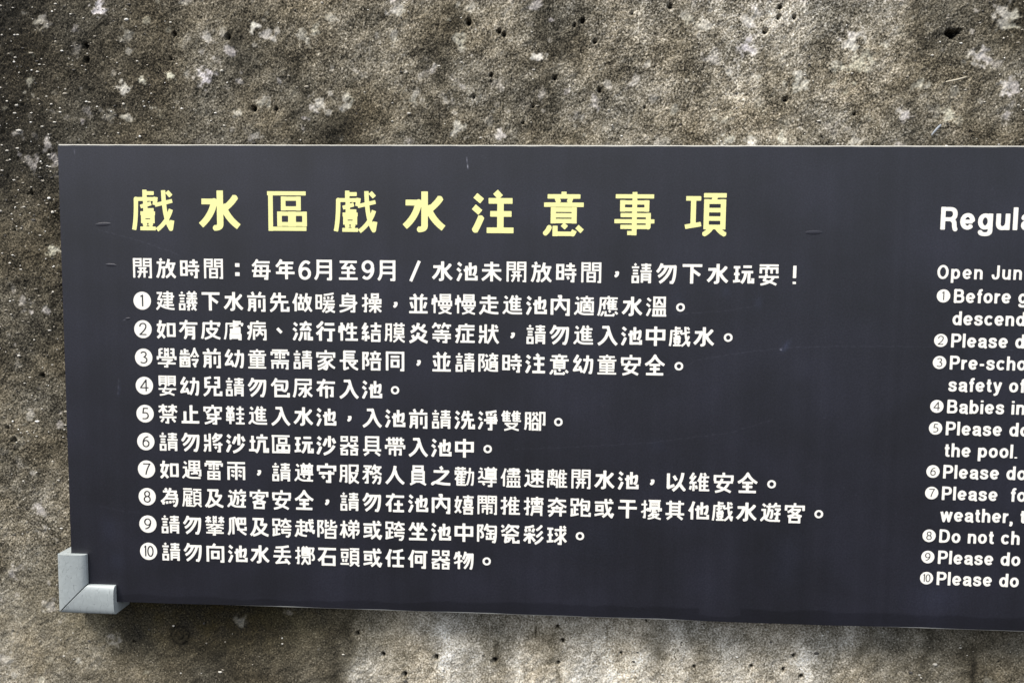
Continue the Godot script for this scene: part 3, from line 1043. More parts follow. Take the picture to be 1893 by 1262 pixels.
# ---- stroke font: every character is drawn as pen strokes in a box of 100 by 100 (y down).
# "a,b-c,d" is a straight pen line, "~a,b-c,d-e,f" one curve, "@x,y,rx,ry,from,to" an arc, "口[x0,y0,x1,y1]" another entry set into a box.
const STROKES := {
	"口": "10,12-90,12-90,90-10,90-10,12",
	"日": "12,8-88,8-88,92-12,92-12,8 12,50-88,50",
	"田": "8,8-92,8-92,92-8,92-8,8 8,50-92,50 50,8-50,92",
	"土": "14,38-86,38 50,5-50,90 4,91-96,91",
	"王": "8,12-92,12 14,50-86,50 4,91-96,87 50,12-50,88",
	"工": "5,10-95,10 50,10-50,86 2,91-98,83",
	"木": "5,28-95,28 50,4-50,97 ~48,30-38,60-5,82 ~52,30-62,60-95,82",
	"水": "51,3-51,82 ~51,82-51,92-36,91 6,29-37,29 ~37,29-31,62-4,85 ~89,17-79,33-60,47 ~57,36-68,68-96,88",
	"氵": "20,8-75,22 8,36-62,50 ~70,60-45,80-15,96",
	"亻": "~85,3-60,35-10,55 58,32-58,97",
	"忄": "50,3-50,97 ~18,22-18,40-8,52 ~76,18-82,28-90,40",
	"扌": "5,25-95,25 58,3-58,92-30,92 5,66-95,50",
	"阝": "16,97-16,8-80,8 ~80,8-72,25-50,38 ~50,38-92,46-86,66 ~86,66-80,74-54,72",
	"月": "82,94-82,7-20,7-20,55 ~20,55-20,80-6,95 20,35-82,35 20,62-82,62 82,94-64,94",
	"辶": "12,8-24,20 5,38-22,38-22,70 ~22,70-14,80-4,92 ~20,74-30,91-55,91 55,91-97,91",
	"言": "38,4-58,12 5,22-95,22 18,38-82,38 18,53-82,53 18,68-82,68-82,95-18,95-18,68",
	"糸": "50,3-15,30-48,34 72,18-12,56-85,52 50,56-50,97 20,70-10,90 78,68-88,86",
	"女": "~42,4-28,50-18,60 ~18,60-50,75-80,96 ~74,28-62,75-10,96 5,28-95,28",
	"力": "5,28-86,28 ~86,28-86,75-76,93 76,93-58,93 ~46,4-46,60-8,95",
	"巴": "12,8-86,8-86,48-12,48 12,8-12,90-92,90-92,68 48,8-48,48",
	"寸": "5,26-95,26 68,4-68,92-46,92 24,46-38,66",
	"又": "10,14-84,14 ~84,14-72,66-8,94 ~20,20-44,70-94,94",
	"攵": "~34,3-26,30-6,48 24,26-95,26 ~78,28-62,78-6,96 ~30,34-50,80-95,96",
	"夂": "~40,3-28,30-6,48 34,20-82,20 ~82,20-66,70-6,95 ~26,34-52,74-95,92",
	"宀": "50,0-50,38 6,95-6,42-94,42-94,95",
	"⻗": "8,10-92,10 50,10-50,98 6,60-6,34-94,34-94,60 22,54-40,54 22,80-40,80 60,54-78,54 60,80-78,80",
	"隹": "~30,3-24,28-4,48 22,26-22,97 52,3-64,16 22,24-92,24 22,47-86,47 22,69-86,69 22,92-96,92 56,24-56,92",
	"虍": "48,2-48,22 48,10-86,10 12,24-92,24-88,38 ~12,24-12,70-2,97 30,42-74,34 50,26-50,50-84,50",
	"戈": "2,38-96,28 ~48,3-50,70-86,94 86,94-94,74 ~88,48-68,78-10,97 68,6-90,17",
	"豆": "6,8-94,8 22,26-78,26-78,52-22,52-22,26 30,62-36,80 70,62-62,80 4,92-96,92",
	"心": "~14,30-12,60-2,88 28,22-28,86-72,86-76,58 46,10-56,38 82,28-95,66",
	"頁": "4,5-96,5 52,5-44,20 16,20-84,20-84,80-16,80-16,20 16,40-84,40 16,60-84,60 ~36,82-26,92-6,98 ~62,82-74,92-94,98",
	"門": "8,97-8,6-42,6-42,38-8,38 8,22-42,22 58,6-92,6-92,94-80,94 58,6-58,38-92,38 58,22-92,22",
	"方": "42,2-54,14 4,22-96,22 ~42,24-40,70-6,95 40,46-82,46 ~82,46-82,84-72,92 72,92-54,90",
	"寺": "16,18-84,18 50,3-50,38 4,38-96,38 4,60-96,60 72,46-72,93-52,93 26,70-38,84",
	"也": "4,46-88,26 ~88,26-90,58-78,66 78,66-68,62 50,4-50,72 24,22-24,90-94,90-94,72",
	"青": "10,10-90,10 14,25-86,25 4,40-96,40 50,2-50,40 18,97-18,54-82,54-82,94-68,94 18,68-82,68 18,82-82,82",
	"元": "16,10-84,10 4,38-96,38 ~36,38-36,74-4,95 64,38-64,90-95,90-95,70",
	"古": "4,24-96,24 50,2-50,50 口[12,52,88,95]",
	"皿": "12,10-88,10 12,10-12,90 37,10-37,90 63,10-63,90 88,10-88,90 0,92-100,92",
	"疒": "54,1-54,12 22,14-96,14 ~22,14-22,70-6,97 6,26-14,42 2,66-20,56",
	"生": "~26,6-20,28-4,46 20,28-92,28 52,3-52,90 12,56-88,56 2,91-98,91",
	"竹": "~18,2-14,40-2,70 14,36-46,36 30,40-36,85 ~64,2-60,40-52,70 62,36-98,36 78,40-84,85",
	"爿": "72,2-72,98 20,8-20,40-72,40 4,64-72,64 ~26,64-26,84-8,97",
	"齒": "50,2-50,30 54,14-84,14 20,10-20,30 4,30-96,30 10,42-10,94-90,94-90,42 28,42-36,56 50,40-50,60 74,42-64,56 10,65-90,65 30,72-38,86 70,72-62,86",
	"令": "~50,3-40,26-4,44 ~50,3-64,28-96,44 34,42-66,42 14,60-84,60-56,84 34,76-62,97",
	"幺": "50,3-14,36-56,40 78,22-12,82-84,76 66,60-90,92",
	"革": "4,16-96,16 30,3-30,28-70,28-70,3 18,40-82,40-82,62-18,62-18,40 4,76-96,76 50,30-50,98",
	"圭": "14,18-86,18 50,3-50,44 6,44-94,44 14,68-86,68 50,52-50,94 4,94-96,94",
	"足": "14,6-86,6-86,36-14,36-14,6 52,36-52,86 52,60-92,60 18,54-18,88 2,94-98,84",
	"离": "50,1-50,10 4,12-96,12 30,18-62,34 64,18-34,34 14,18-14,42-86,42-86,18 8,97-8,56-92,56-92,94-80,94 50,42-36,80-68,76 58,68-74,86",
	"采": "~84,4-50,14-12,14 16,22-24,38 48,20-52,34 86,18-74,38 4,52-96,52 50,40-50,98 48,54-6,86 52,54-94,86",
	"牛": "~30,8-24,30-6,44 24,28-88,28 56,3-56,98 4,66-96,52",
	"戲": "虍[2,0,62,100] 豆[17,54,58,97] 戈[55,0,100,100]",
	"區": "2,9-95,9 10,9-10,92-96,92 口[36,18,82,47] 口[28,53,61,84] 口[62,53,95,84]",
	"注": "氵[1,4,30,98] 54,3-66,16 38,24-94,24 42,54-92,54 34,92-97,92 66,24-66,92",
	"意": "50,2-50,12 12,13-88,13 34,16-38,27 66,16-62,27 4,32-96,32 日[18,41,82,72] 心[4,74,98,103]",
	"事": "6,12-94,12 22,26-78,26-78,42-22,42-22,26 18,55-82,55-82,82 4,69-96,69 18,82-82,82 50,2-50,96-34,96",
	"項": "工[2,8,40,88] 頁[42,4,98,100]",
	"開": "門 30,50-70,50 24,68-76,68 ~42,50-42,82-28,96 60,50-60,96",
	"放": "方[2,0,48,100] 攵[46,2,100,98]",
	"時": "日[4,10,38,86] 寺[40,2,100,98]",
	"間": "門 日[28,47,72,95]",
	":": "39,28-61,28 39,33-61,33 39,72-61,72 39,77-61,77",
	"每": "~30,3-24,20-6,34 20,16-92,16 24,34-16,82-84,82 24,34-82,34-78,95-64,95 4,58-96,58 44,40-54,50 42,64-52,74",
	"年": "~30,3-22,22-6,36 22,18-90,18 26,42-86,42 26,42-26,66 4,66-96,66 56,18-56,97",
	"至": "8,10-92,10 ~44,12-36,28-22,40 22,40-76,38 62,24-82,48 16,62-84,62 50,44-50,90 4,91-96,91",
	"/": "72,2-30,100",
	"池": "氵[1,2,30,98] 也[32,4,99,96]",
	"未": "14,20-86,20 4,44-96,44 50,3-50,97 ~48,46-36,70-4,90 ~52,46-64,70-96,90",
	"請": "言[2,2,40,97] 青[42,2,100,98]",
	"勿": "~26,4-20,28-4,44 18,18-88,18 ~88,18-88,75-76,93 76,93-64,92 ~48,20-38,50-10,66 ~70,20-56,70-16,94",
	"下": "4,12-96,12 48,12-48,97 52,34-86,58",
	"玩": "王[2,8,38,92] 元[40,6,98,96]",
	"耍": "6,8-94,8 48,8-42,20 12,46-12,22-88,22-88,46 38,24-38,46 62,24-62,46 4,62-96,62 ~40,48-34,72-26,80 ~26,78-60,84-86,98 ~72,64-62,90-12,98",
	"!": "50,8-50,66 50,83-50,94",
	"建": "6,12-30,12-14,44-32,44 ~32,44-24,78-4,95 ~10,58-30,90-97,92 40,14-84,14-84,44-40,44 34,29-96,29 42,58-88,58 36,72-94,72 62,2-62,86",
	"議": "言[2,2,38,97] 54,2-60,12 86,2-80,12 44,14-96,14 47,26-94,26 42,38-98,38 70,14-70,38 42,60-98,60 ~62,46-54,50-44,52 54,52-54,94-46,94 43,80-66,72 ~72,44-74,80-92,97 90,70-68,94 82,46-90,54",
	"前": "28,2-36,18 72,2-64,18 4,24-96,24 月[8,36,50,97] 66,40-66,80 90,34-90,94-74,94",
	"先": "~28,6-22,24-8,40 22,24-84,24 52,3-52,50 4,50-96,50 ~36,50-36,80-4,96 64,50-64,92-95,92-95,74",
	"做": "亻[0,2,28,98] 古[26,8,60,92] 攵[58,2,100,98]",
	"暖": "日[2,10,32,84] ~92,4-60,12-42,12 44,22-48,34 64,20-66,32 88,18-80,34 40,42-96,42 36,58-98,58 ~60,42-56,76-36,97 62,71-90,71 ~90,71-76,90-50,98 ~62,72-72,90-98,97",
	"身": "48,2-42,14 22,64-22,16-78,16-78,92-60,92 22,32-78,32 22,48-78,48 4,64-78,64 ~92,46-60,82-6,94",
	"操": "扌[0,2,34,98] 口[48,4,84,24] 口[38,32,62,52] 口[70,32,96,52] 36,66-98,66 67,54-67,98 64,68-38,92 70,68-97,92",
	",": "52,43-52,51 ~55,46-57,60-45,66",
	"並": "28,3-38,18 72,3-62,18 6,24-94,24 36,24-36,90 64,24-64,90 12,42-22,72 88,42-78,72 4,92-96,92",
	"慢": "忄[0,2,28,98] 44,5-90,5-90,28-44,28-44,5 44,17-90,17 36,38-96,38-96,56-36,56-36,38 56,38-56,56 76,38-76,56 40,67-90,67 ~90,67-74,88-34,97 ~46,70-64,90-98,97",
	"走": "14,18-86,18 50,3-50,40 4,40-96,40 52,42-52,86 54,62-88,62 ~28,52-24,80-4,96 ~22,72-40,92-97,92",
	"進": "辶 隹[30,2,98,80]",
	"內": "10,96-10,24-90,24-90,94-76,94 38,5-52,5 ~52,5-48,50-24,72 ~51,36-58,58-78,72",
	"適": "辶 62,2-62,12 32,14-96,14 48,18-54,28 78,18-72,28 36,80-36,32-92,32-92,78-82,78 46,46-82,46 64,36-64,58 50,58-78,58-78,74-50,74-50,58",
	"應": "52,1-52,12 ~14,12-14,70-2,97 14,12-96,12 亻[18,18,42,68] 隹[40,16,98,68] 心[14,68,100,100]",
	"溫": "氵[1,2,30,98] 40,6-90,6-90,50-40,50-40,6 ~64,12-62,28-50,40 ~65,22-70,34-80,40 皿[30,60,99,96]",
	"。": "@50,52,16,16,0,360",
	"如": "女[0,2,54,98] 口[57,16,97,90]",
	"有": "4,20-96,20 ~40,3-30,40-4,62 月[26,36,88,98]",
	"皮": "~12,18-12,70-2,95 12,18-92,18-86,34 50,3-50,46 24,46-80,46 ~80,46-66,82-16,96 ~28,50-50,82-96,94",
	"膚": "50,1-50,16 50,8-86,8 12,18-94,18-90,30 ~12,18-12,70-2,97 28,30-74,26 50,20-50,38-84,38 田[30,45,84,65] 32,98-32,73-84,73-84,96-72,96 32,82-84,82 32,90-84,90",
	"病": "疒 34,30-96,30 66,30-66,50 36,97-36,48-94,48-94,94-82,94 ~66,50-62,66-46,78 68,58-82,74",
	"、": "38,38-60,60",
	"流": "氵[1,2,30,98] 62,2-70,12 36,16-96,16 ~60,18-54,32-42,42 42,42-84,40 74,26-92,48 ~46,54-44,84-32,96 64,54-64,94 82,54-82,90-96,90-96,78",
	"行": "~34,3-26,18-6,30 ~36,28-26,50-4,64 24,50-24,97 46,14-94,14 40,42-98,42 76,42-76,93-58,93",
	"性": "忄[0,2,30,98] 生[32,2,98,98]",
	"結": "糸[0,2,40,98] 44,20-98,20 70,2-70,42 48,44-94,44 口[48,56,92,97]",
	"膜": "月[0,4,36,97] 42,14-98,14 56,2-56,24 82,2-82,24 50,31-90,31-90,58-50,58-50,31 50,45-90,45 42,72-98,72 ~70,60-64,86-42,97 ~72,74-80,90-98,97",
	"炎": "~50,2-48,32-12,48 22,14-30,28 ~80,12-74,22-64,30 ~54,24-64,38-92,48 ~50,50-48,82-6,97 20,62-28,78 ~82,58-76,68-66,78 ~52,70-64,88-96,97",
	"等": "竹[2,0,98,34] 14,42-86,42 50,32-50,58 4,58-96,58 4,74-96,74 72,62-72,94-54,94 26,82-38,92",
	"症": "疒 30,30-96,30 64,30-64,90 66,58-92,58 42,52-42,90 26,91-98,91",
	"狀": "爿[0,2,48,98] 46,34-98,34 ~70,4-70,66-42,97 ~72,40-78,78-98,96 82,8-92,22",
	"中": "10,24-90,24-90,64-10,64-10,24 50,3-50,98",
	"學": "14,8-14,46 14,9-30,7 14,27-30,27 86,8-86,46 70,8-86,8 70,27-86,27 38,5-62,20 62,5-38,20 38,26-62,41 62,26-38,41 4,62-4,49-96,49-96,62 24,62-78,62-52,75 52,74-52,96-36,96 4,80-96,80",
	"齡": "齒[0,2,56,98] 令[56,0,100,100]",
	"幼": "幺[0,2,50,98] 力[48,2,100,98]",
	"童": "50,1-50,10 12,12-88,12 34,14-38,26 66,14-62,26 4,29-96,29 18,40-82,40-82,67-18,67-18,40 18,54-82,54 50,40-50,94 14,80-86,80 4,94-96,94",
	"需": "⻗[2,0,98,50] 4,58-96,58 48,58-44,70 12,98-12,70-88,70-88,96-78,96 38,70-38,96 62,70-62,96",
	"家": "宀[2,0,98,40] 18,34-82,34 ~56,34-40,52-10,60 ~40,46-66,72-52,96 52,96-38,92 ~46,62-34,74-8,82 ~54,74-36,90-10,97 86,44-64,58 ~58,56-74,80-96,90",
	"長": "28,6-84,6 28,6-28,52 28,22-78,22 28,37-78,37 4,52-96,52 28,52-28,94-50,86 ~50,54-64,84-96,95 86,60-66,74",
	"陪": "阝[2,4,36,98] 66,1-66,12 42,14-94,14 54,20-58,36 82,20-76,36 38,42-98,42 口[46,52,92,97]",
	"同": "10,97-10,8-90,8-90,94-76,94 28,28-72,28 口[30,42,70,80]",
	"隨": "阝[0,4,32,98] 辶[28,2,100,98] 54,14-98,14 ~72,2-66,26-52,40 68,28-96,28 82,18-82,42 60,80-60,47-92,47-92,79-84,79 60,58-92,58 60,69-92,69",
	"安": "宀[2,0,98,44] ~44,30-32,60-22,70 ~22,70-54,80-86,97 ~74,50-64,88-10,97 4,48-96,48",
	"全": "~50,3-36,32-4,48 ~50,3-64,32-96,48 24,48-76,48 26,68-74,68 50,48-50,92 8,93-92,93",
	"嬰": "10,3-44,3-44,38-10,38-10,3 10,15-44,15 10,26-44,26 18,40-8,50 36,40-47,50 56,3-90,3-90,38-56,38-56,3 56,15-90,15 56,26-90,26 64,40-53,50 82,40-92,50 4,67-96,67 ~42,52-34,74-24,82 ~24,80-60,86-86,98 ~72,68-62,93-10,98",
	"兒": "44,4-16,10-16,52-84,52-84,6-60,6 16,30-38,30 62,30-84,30 ~36,54-34,82-6,96 64,54-64,92-95,92-95,74",
	"包": "~30,3-22,25-5,40 22,18-84,18 ~84,18-88,55-74,66 74,66-62,64 26,38-60,38-60,60-26,60 26,38-26,92-92,92-92,76",
	"尿": "14,8-88,8-88,30-14,30 ~14,8-14,70-2,96 水[24,34,99,98]",
	"布": "4,20-96,20 ~42,3-30,42-4,62 24,90-24,46-82,46-82,86-70,86 53,34-53,98",
	"入": "24,10-52,10 ~52,10-66,72-96,95 ~52,32-44,74-5,95",
	"禁": "木[0,0,50,50] 木[50,0,100,50] 22,55-78,55 6,68-94,68 50,68-50,95-36,95 28,75-14,92 72,75-88,92",
	"止": "54,4-54,88 54,40-90,40 22,36-22,90 4,91-96,91",
	"穿": "宀[2,0,98,36] ~38,20-32,34-14,40 62,20-64,38-86,38 18,50-84,50 30,50-24,69 24,69-94,69 66,50-66,95-48,95 ~62,69-44,88-8,96",
	"鞋": "革[0,2,48,98] 圭[50,2,100,98]",
	"洗": "氵[1,2,30,98] 先[32,2,99,98]",
	"淨": "氵[1,2,30,98] ~92,4-60,12-38,12 44,18-48,28 64,17-66,27 90,18-80,30 42,37-88,37-88,63-42,63 30,50-98,50 66,37-66,95-50,95",
	"雙": "隹[0,0,50,56] 隹[50,0,100,56] 又[8,60,92,100]",
	"腳": "月[0,4,32,97] 46,6-40,22 56,6-64,22 ~51,22-47,40-36,52 ~52,24-57,40-67,50 口[37,58,66,96] 76,98-76,8-97,8-97,66-88,66",
	"將": "爿[0,2,44,98] ~66,2-58,20-46,32 64,12-92,12 ~92,12-80,34-48,46 62,22-72,32 寸[46,46,100,98]",
	"沙": "氵[1,2,30,98] 66,3-66,60 ~50,18-46,36-36,52 82,16-94,40 ~90,52-74,86-36,97",
	"坑": "土[0,6,40,92] 68,2-68,16 40,20-98,20 ~54,38-54,78-38,96 54,38-82,38-82,90-98,90-98,72",
	"器": "口[8,4,42,28] 口[58,4,92,28] 4,50-96,50 ~50,34-44,56-4,68 ~50,48-60,62-96,68 76,36-86,44 口[8,72,42,97] 口[58,72,92,97]",
	"具": "20,5-80,5-80,70 20,5-20,70 20,27-80,27 20,48-80,48 4,71-96,71 34,80-10,97 66,80-90,97",
	"帶": "4,16-96,16 20,3-20,34-32,34 42,3-42,34-60,34-60,3 80,3-80,34-92,34 4,62-4,47-96,47-96,62 24,92-24,64-78,64-78,89-68,89 50,50-50,98",
	"遇": "辶 40,6-90,6-90,40-40,40-40,6 40,23-90,23 34,80-34,52-96,52-96,78-86,78 65,6-65,68 46,70-78,66 74,58-82,72",
	"雷": "⻗[2,0,98,50] 田[16,55,84,97]",
	"雨": "4,9-96,9 50,9-50,96 10,97-10,32-90,32-90,96 24,48-40,56 24,70-40,78 62,48-78,56 62,70-78,78",
	"遵": "辶 46,2-52,12 82,2-76,12 32,14-98,14 40,23-90,23-90,48-40,48-40,23 56,14-56,34 74,14-74,34 40,38-90,38 30,59-98,59 78,51-78,81-66,81 46,65-54,76",
	"守": "宀[2,0,98,42] 寸[6,34,94,98]",
	"服": "月[0,4,42,97] 52,97-52,8-92,8-92,34-80,34 52,46-90,46 ~90,46-78,82-52,97 ~56,52-70,84-98,97",
	"務": "6,10-44,10-26,28 14,20-34,32 2,38-48,38-40,52 26,38-26,93-12,93 ~24,44-18,64-2,76 攵[46,0,100,52] 力[48,52,98,99]",
	"人": "~50,5-46,55-5,95 ~50,28-58,70-95,95",
	"員": "口[22,2,78,24] 22,33-78,33-78,82-22,82-22,33 22,49-78,49 22,66-78,66 36,84-10,98 64,84-90,98",
	"之": "46,3-56,18 12,28-84,28 ~84,28-60,62-22,84 ~4,94-14,84-22,83 ~22,83-50,92-97,92",
	"勸": "4,10-58,10 20,2-20,18 42,2-42,18 口[4,22,28,40] 口[34,22,58,40] 隹[2,39,62,98] 力[60,2,100,98]",
	"導": "辶[0,0,100,66] 50,1-56,8 84,1-78,8 34,11-98,11 64,11-62,20 44,21-90,21-90,53-44,53-44,21 44,32-90,32 44,42-90,42 4,75-96,75 70,65-70,96-52,96 26,81-36,91",
	"儘": "亻[0,2,28,98] 40,8-88,8-88,29 30,18-98,18 64,1-64,45 36,31-92,31 30,45-98,45 38,53-34,63 54,53-54,63 72,53-74,63 90,53-94,63 皿[28,68,100,98]",
	"速": "辶 32,16-98,16 42,30-90,30-90,52-42,52-42,30 66,3-66,82 62,54-34,74 70,54-97,74",
	"離": "离[0,1,52,98] 隹[50,2,101,98]",
	"以": "14,10-14,82-44,68 40,22-54,44 ~84,6-80,64-36,96 ~70,60-80,80-96,94",
	"維": "糸[0,2,42,98] 隹[40,2,101,98]",
	"為": "26,5-34,16 14,22-82,22-74,40 ~54,4-40,52-4,76 30,40-86,40-80,58 24,58-88,58 ~88,58-88,86-78,96 78,96-68,94 20,74-14,90 34,73-36,86 50,71-54,83 66,69-72,79",
	"顧": "4,6-50,6 10,18-48,18-48,35-10,35 ~10,18-10,70-2,97 隹[12,40,56,98] 頁[54,4,101,98]",
	"及": "14,10-66,10 66,10-60,38-84,38 ~84,38-66,84-16,96 ~32,12-32,70-4,95 ~32,44-54,84-96,95",
	"遊": "辶 方[27,3,64,82] ~76,3-70,16-62,24 70,17-98,17 70,33-94,33-82,47 82,46-82,80-72,80 66,57-98,57",
	"客": "宀[2,0,98,40] 夂[12,24,88,70] 口[22,68,78,98]",
	"在": "4,18-96,18 ~42,3-30,44-4,64 24,46-24,97 土[36,34,98,98]",
	"嬉": "女[0,4,42,96] 44,12-98,12 70,2-70,24 50,26-92,26 口[50,33,92,50] 58,53-62,61 84,53-80,61 42,65-98,65 口[48,74,94,98]",
	"鬧": "6,97-6,6-44,6 6,22-44,22 6,38-44,38 24,6-24,38 44,6-44,38 94,6-56,6-56,38 56,22-94,22 56,38-94,38 76,6-76,38 94,6-94,94-84,94 50,42-50,52 22,55-78,55 28,90-28,68-72,68-72,88-62,88 50,55-50,98",
	"推": "扌[0,2,36,98] 隹[34,2,101,98]",
	"擠": "扌[0,2,34,98] 66,1-66,10 36,12-98,12 44,18-40,42 54,20-58,40 66,14-66,46 78,20-76,40 88,18-94,42 ~46,50-46,80-38,97 88,50-88,98 46,50-88,50 46,63-88,63 46,77-88,77",
	"奔": "6,18-94,18 ~50,3-44,34-4,50 ~54,20-64,38-96,50 50,42-50,62 20,55-80,55 4,73-96,73 ~32,60-32,86-10,97 68,60-68,98",
	"跑": "足[0,4,42,98] 包[42,2,101,98]",
	"或": "4,22-96,22 口[10,36,46,64] 4,86-50,76 ~58,3-62,74-88,94 88,94-95,76 ~84,44-72,76-44,95 76,5-88,14",
	"干": "12,12-88,12 4,46-96,46 50,12-50,98",
	"擾": "扌[0,2,32,98] 36,6-96,6 64,6-60,15 46,15-88,15-88,38-46,38-46,15 46,26-88,26 34,60-34,47-98,47-98,58 47,52-43,62 58,52-58,63-78,63 66,50-72,56 85,53-89,61 ~58,67-50,79-36,85 54,74-86,74 ~86,74-70,92-34,98 ~54,78-70,92-98,98",
	"其": "6,18-94,18 28,3-28,70 72,3-72,70 28,36-72,36 28,53-72,53 4,71-96,71 36,78-12,97 64,78-88,97",
	"他": "亻[0,2,30,98] 也[30,4,99,96]",
	"攀": "木[0,0,32,38] 木[68,0,100,38] 40,2-60,16 60,2-40,16 40,20-60,34 60,20-40,34 4,46-96,46 ~48,38-38,58-6,64 ~54,46-64,58-96,64 70,60-30,66 14,76-86,76 4,88-96,88 50,64-50,98-38,98",
	"爬": "~42,5-24,10-14,12 14,12-14,60 ~14,60-14,80-4,95 30,12-30,92 ~44,8-46,70-97,93 巴[50,4,98,74]",
	"跨": "足[0,4,42,98] 44,16-98,16 ~70,3-62,34-42,46 ~72,18-80,36-98,46 56,46-88,46 44,61-98,61 56,61-52,77-90,77 ~90,77-90,90-82,97 82,97-70,96",
	"越": "走[0,2,64,98] 58,22-98,22 60,22-60,66-74,58 ~76,4-80,56-97,74 97,74-99,58 95,36-76,68 86,4-94,13",
	"階": "阝[0,4,34,98] 44,4-44,38-62,34 44,20-60,18 72,3-72,40-97,40-97,30 72,22-94,14 66,44-62,54 44,55-92,55-92,96-44,96-44,55 44,75-92,75",
	"梯": "木[0,2,42,98] 54,2-60,14 86,2-80,14 44,18-94,18-94,36-48,36-48,54-96,54 ~96,54-96,72-84,78 70,18-70,98 ~68,56-58,76-42,88",
	"坐": "~26,6-22,28-6,46 ~28,24-36,36-42,42 ~72,6-68,28-58,44 ~74,24-84,36-94,44 50,6-50,90 18,64-82,64 4,91-96,91",
	"陶": "阝[0,4,34,98] ~52,3-46,20-36,34 48,16-94,16 ~94,16-96,80-88,95 88,95-76,94 56,24-50,38 50,37-86,37 46,53-88,53 68,37-68,78 50,63-50,79-86,79-86,63",
	"瓷": "8,8-18,18 6,40-24,30 ~44,3-38,18-28,28 42,12-90,12-84,22 ~62,16-56,34-30,46 ~64,28-74,40-94,46 8,57-92,57 30,57-26,93-46,87 28,72-66,72 66,72-68,93-92,93-92,82 42,77-50,87",
	"彩": "采[0,2,62,98] ~92,4-80,20-66,28 ~94,34-82,52-66,62 ~97,62-82,88-58,97",
	"球": "王[0,8,36,92] 40,24-98,24 70,3-70,94-56,94 44,38-54,54 ~68,56-58,72-38,84 ~94,36-86,48-76,56 ~72,48-82,70-98,84 84,4-94,14",
	"向": "48,2-38,18 10,97-10,20-90,20-90,94-76,94 口[30,40,70,80]",
	"丟": "~84,4-50,12-16,12 50,10-50,58 8,32-92,32 4,58-96,58 ~44,60-36,78-20,92 20,92-80,86 66,70-88,97",
	"擲": "扌[0,2,30,98] 42,2-46,10 62,2-58,10 34,12-70,12 38,21-66,21-66,47-38,47-38,21 47,12-47,30 57,12-57,30 38,36-66,36 34,59-70,59 ~52,59-46,84-34,97 ~52,70-60,86-70,95 阝[71,4,102,98]",
	"石": "4,12-96,12 ~44,12-34,50-4,74 28,52-86,52-86,93-28,93-28,52",
	"頭": "豆[0,6,48,94] 頁[48,4,101,98]",
	"任": "亻[0,2,32,98] ~90,6-64,16-38,16 66,14-66,90 32,48-98,48 36,90-94,90",
	"何": "亻[0,2,32,98] 34,14-98,14 84,14-84,94-68,94 口[38,32,70,72]",
	"物": "牛[0,2,46,98] 勿[44,2,101,98]",
	"6": "~74,20-54,0-36,26 ~36,26-24,44-28,66 @51,68,23,24,0,360",
	"9": "~27,80-47,100-65,74 ~65,74-77,56-73,34 @50,32,23,24,0,360",
	"(1)": "40,28-52,20-52,82",
	"(2)": "~32,36-34,18-50,18 ~50,18-68,19-67,36 ~67,36-66,52-32,80 32,80-70,80",
	"(3)": "~34,26-48,14-60,22 ~60,22-72,34-52,48 ~52,48-74,54-66,72 ~66,72-54,88-32,76",
	"(4)": "60,82-60,18-28,62-74,62",
	"(5)": "68,20-42,20-38,46 ~38,46-66,40-68,62 ~68,62-66,84-34,78",
	"(6)": "~66,22-36,26-34,60 @51,62,17,18,0,360",
	"(7)": "30,20-70,20 ~70,20-52,48-46,82",
	"(8)": "@50,34,14,15,0,360 @50,65,17,16,0,360",
	"(9)": "~34,78-64,74-66,40 @49,38,17,18,0,360",
	"(10)": "26,28-33,20-33,80 @61,50,15,29,0,360",
}
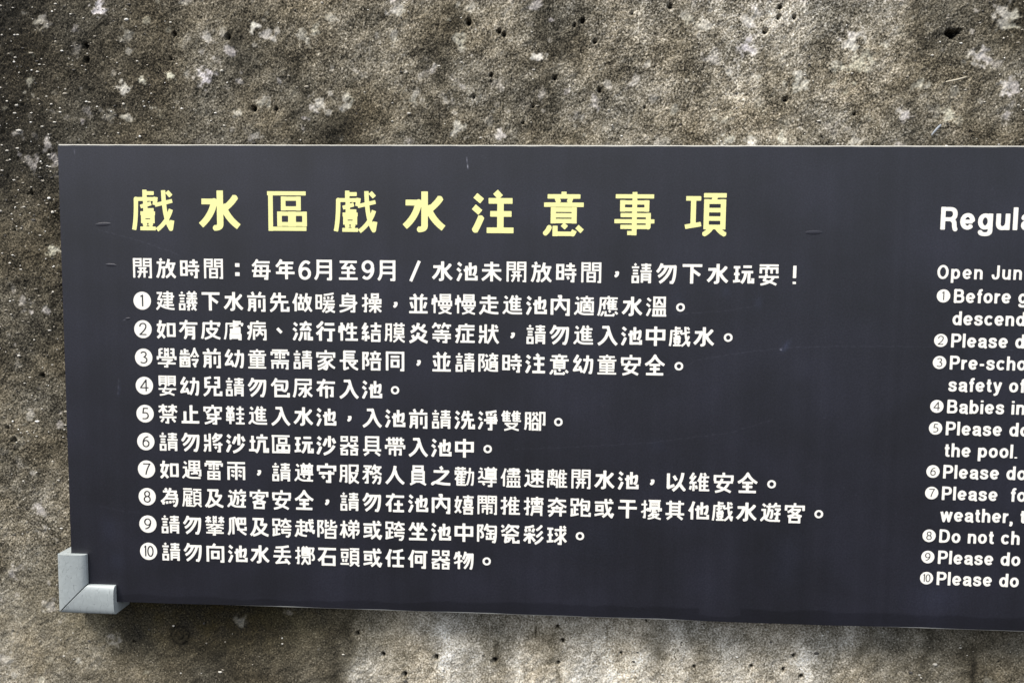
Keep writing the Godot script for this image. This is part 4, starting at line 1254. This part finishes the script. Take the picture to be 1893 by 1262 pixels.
# Latin capitals are 100 high, x-height 73; "width|strokes"
const LATIN := {
	"R": "72|10,100-10,9-40,9 ~40,9-62,10-62,31 ~62,31-62,53-40,54 40,54-10,54 ~40,54-58,56-60,76 ~60,76-60,92-66,100",
	"e": "62|@31,63,22,28,40,360 10,64-53,64",
	"g": "64|@31,63,21,27,0,360 54,28-54,104 ~54,104-53,119-32,119 ~32,119-13,119-11,108",
	"u": "60|10,28-10,72 ~10,72-11,92-28,92 ~28,92-49,91-50,66 50,28-50,100",
	"l": "19|9,0-9,100",
	"a": "60|~11,50-12,35-30,36 ~30,36-49,36-49,52 49,52-49,84 ~49,84-49,96-57,97 ~49,62-12,60-11,79 ~11,79-12,92-26,92 ~26,92-48,90-49,74",
	"t": "36|17,8-17,80 ~17,80-17,94-34,91 2,36-34,36",
	"i": "19|9,28-9,100 9,2-9,15",
	"o": "62|@31,63,22,28,0,360",
	"n": "60|10,28-10,100 ~10,60-12,36-31,36 ~31,36-50,36-50,58 50,58-50,100",
	"s": "58|~48,48-46,35-29,35 ~29,35-11,36-11,48 ~11,48-12,58-29,62 ~29,62-49,66-49,78 ~49,78-47,92-29,92 ~29,92-10,92-9,77",
	"O": "78|@39,50,30,42,0,360",
	"p": "64|@33,63,21,28,0,360 10,28-10,126",
	"b": "64|@33,63,21,28,0,360 10,0-10,100",
	"d": "64|@31,63,21,28,0,360 54,0-54,100",
	"h": "60|10,0-10,100 ~10,60-12,36-31,36 ~31,36-50,36-50,58 50,58-50,100",
	"J": "56|46,0-46,68 ~46,68-46,92-28,92 ~28,92-10,92-10,66",
	"B": "72|10,9-10,91 10,9-38,9 ~38,9-58,10-58,28 ~58,28-58,47-38,48 10,48-40,48 ~40,48-63,49-63,69 ~63,69-63,91-40,91 40,91-10,91",
	"f": "34|~34,8-18,6-18,24 18,24-18,100 2,36-34,36",
	"r": "38|10,28-10,100 ~10,64-12,38-37,37",
	"c": "58|@31,63,22,28,42,318",
	"P": "68|10,100-10,9-38,9 ~38,9-60,10-60,32 ~60,32-60,54-38,55 38,55-10,55",
	"-": "36|3,64-33,64",
	"y": "58|7,28-30,96 51,28-30,96 ~30,96-24,121-8,117",
	"w": "84|7,28-24,96 24,96-42,34 42,34-60,96 60,96-77,28",
	".": "19|9,91-9,100",
	",": "19|9,89-9,100 ~12,98-12,112-5,117",
	"D": "76|10,9-32,9 ~32,9-66,10-66,50 ~66,50-66,91-32,91 32,91-10,91 10,9-10,91",
	" ": "27|",
}
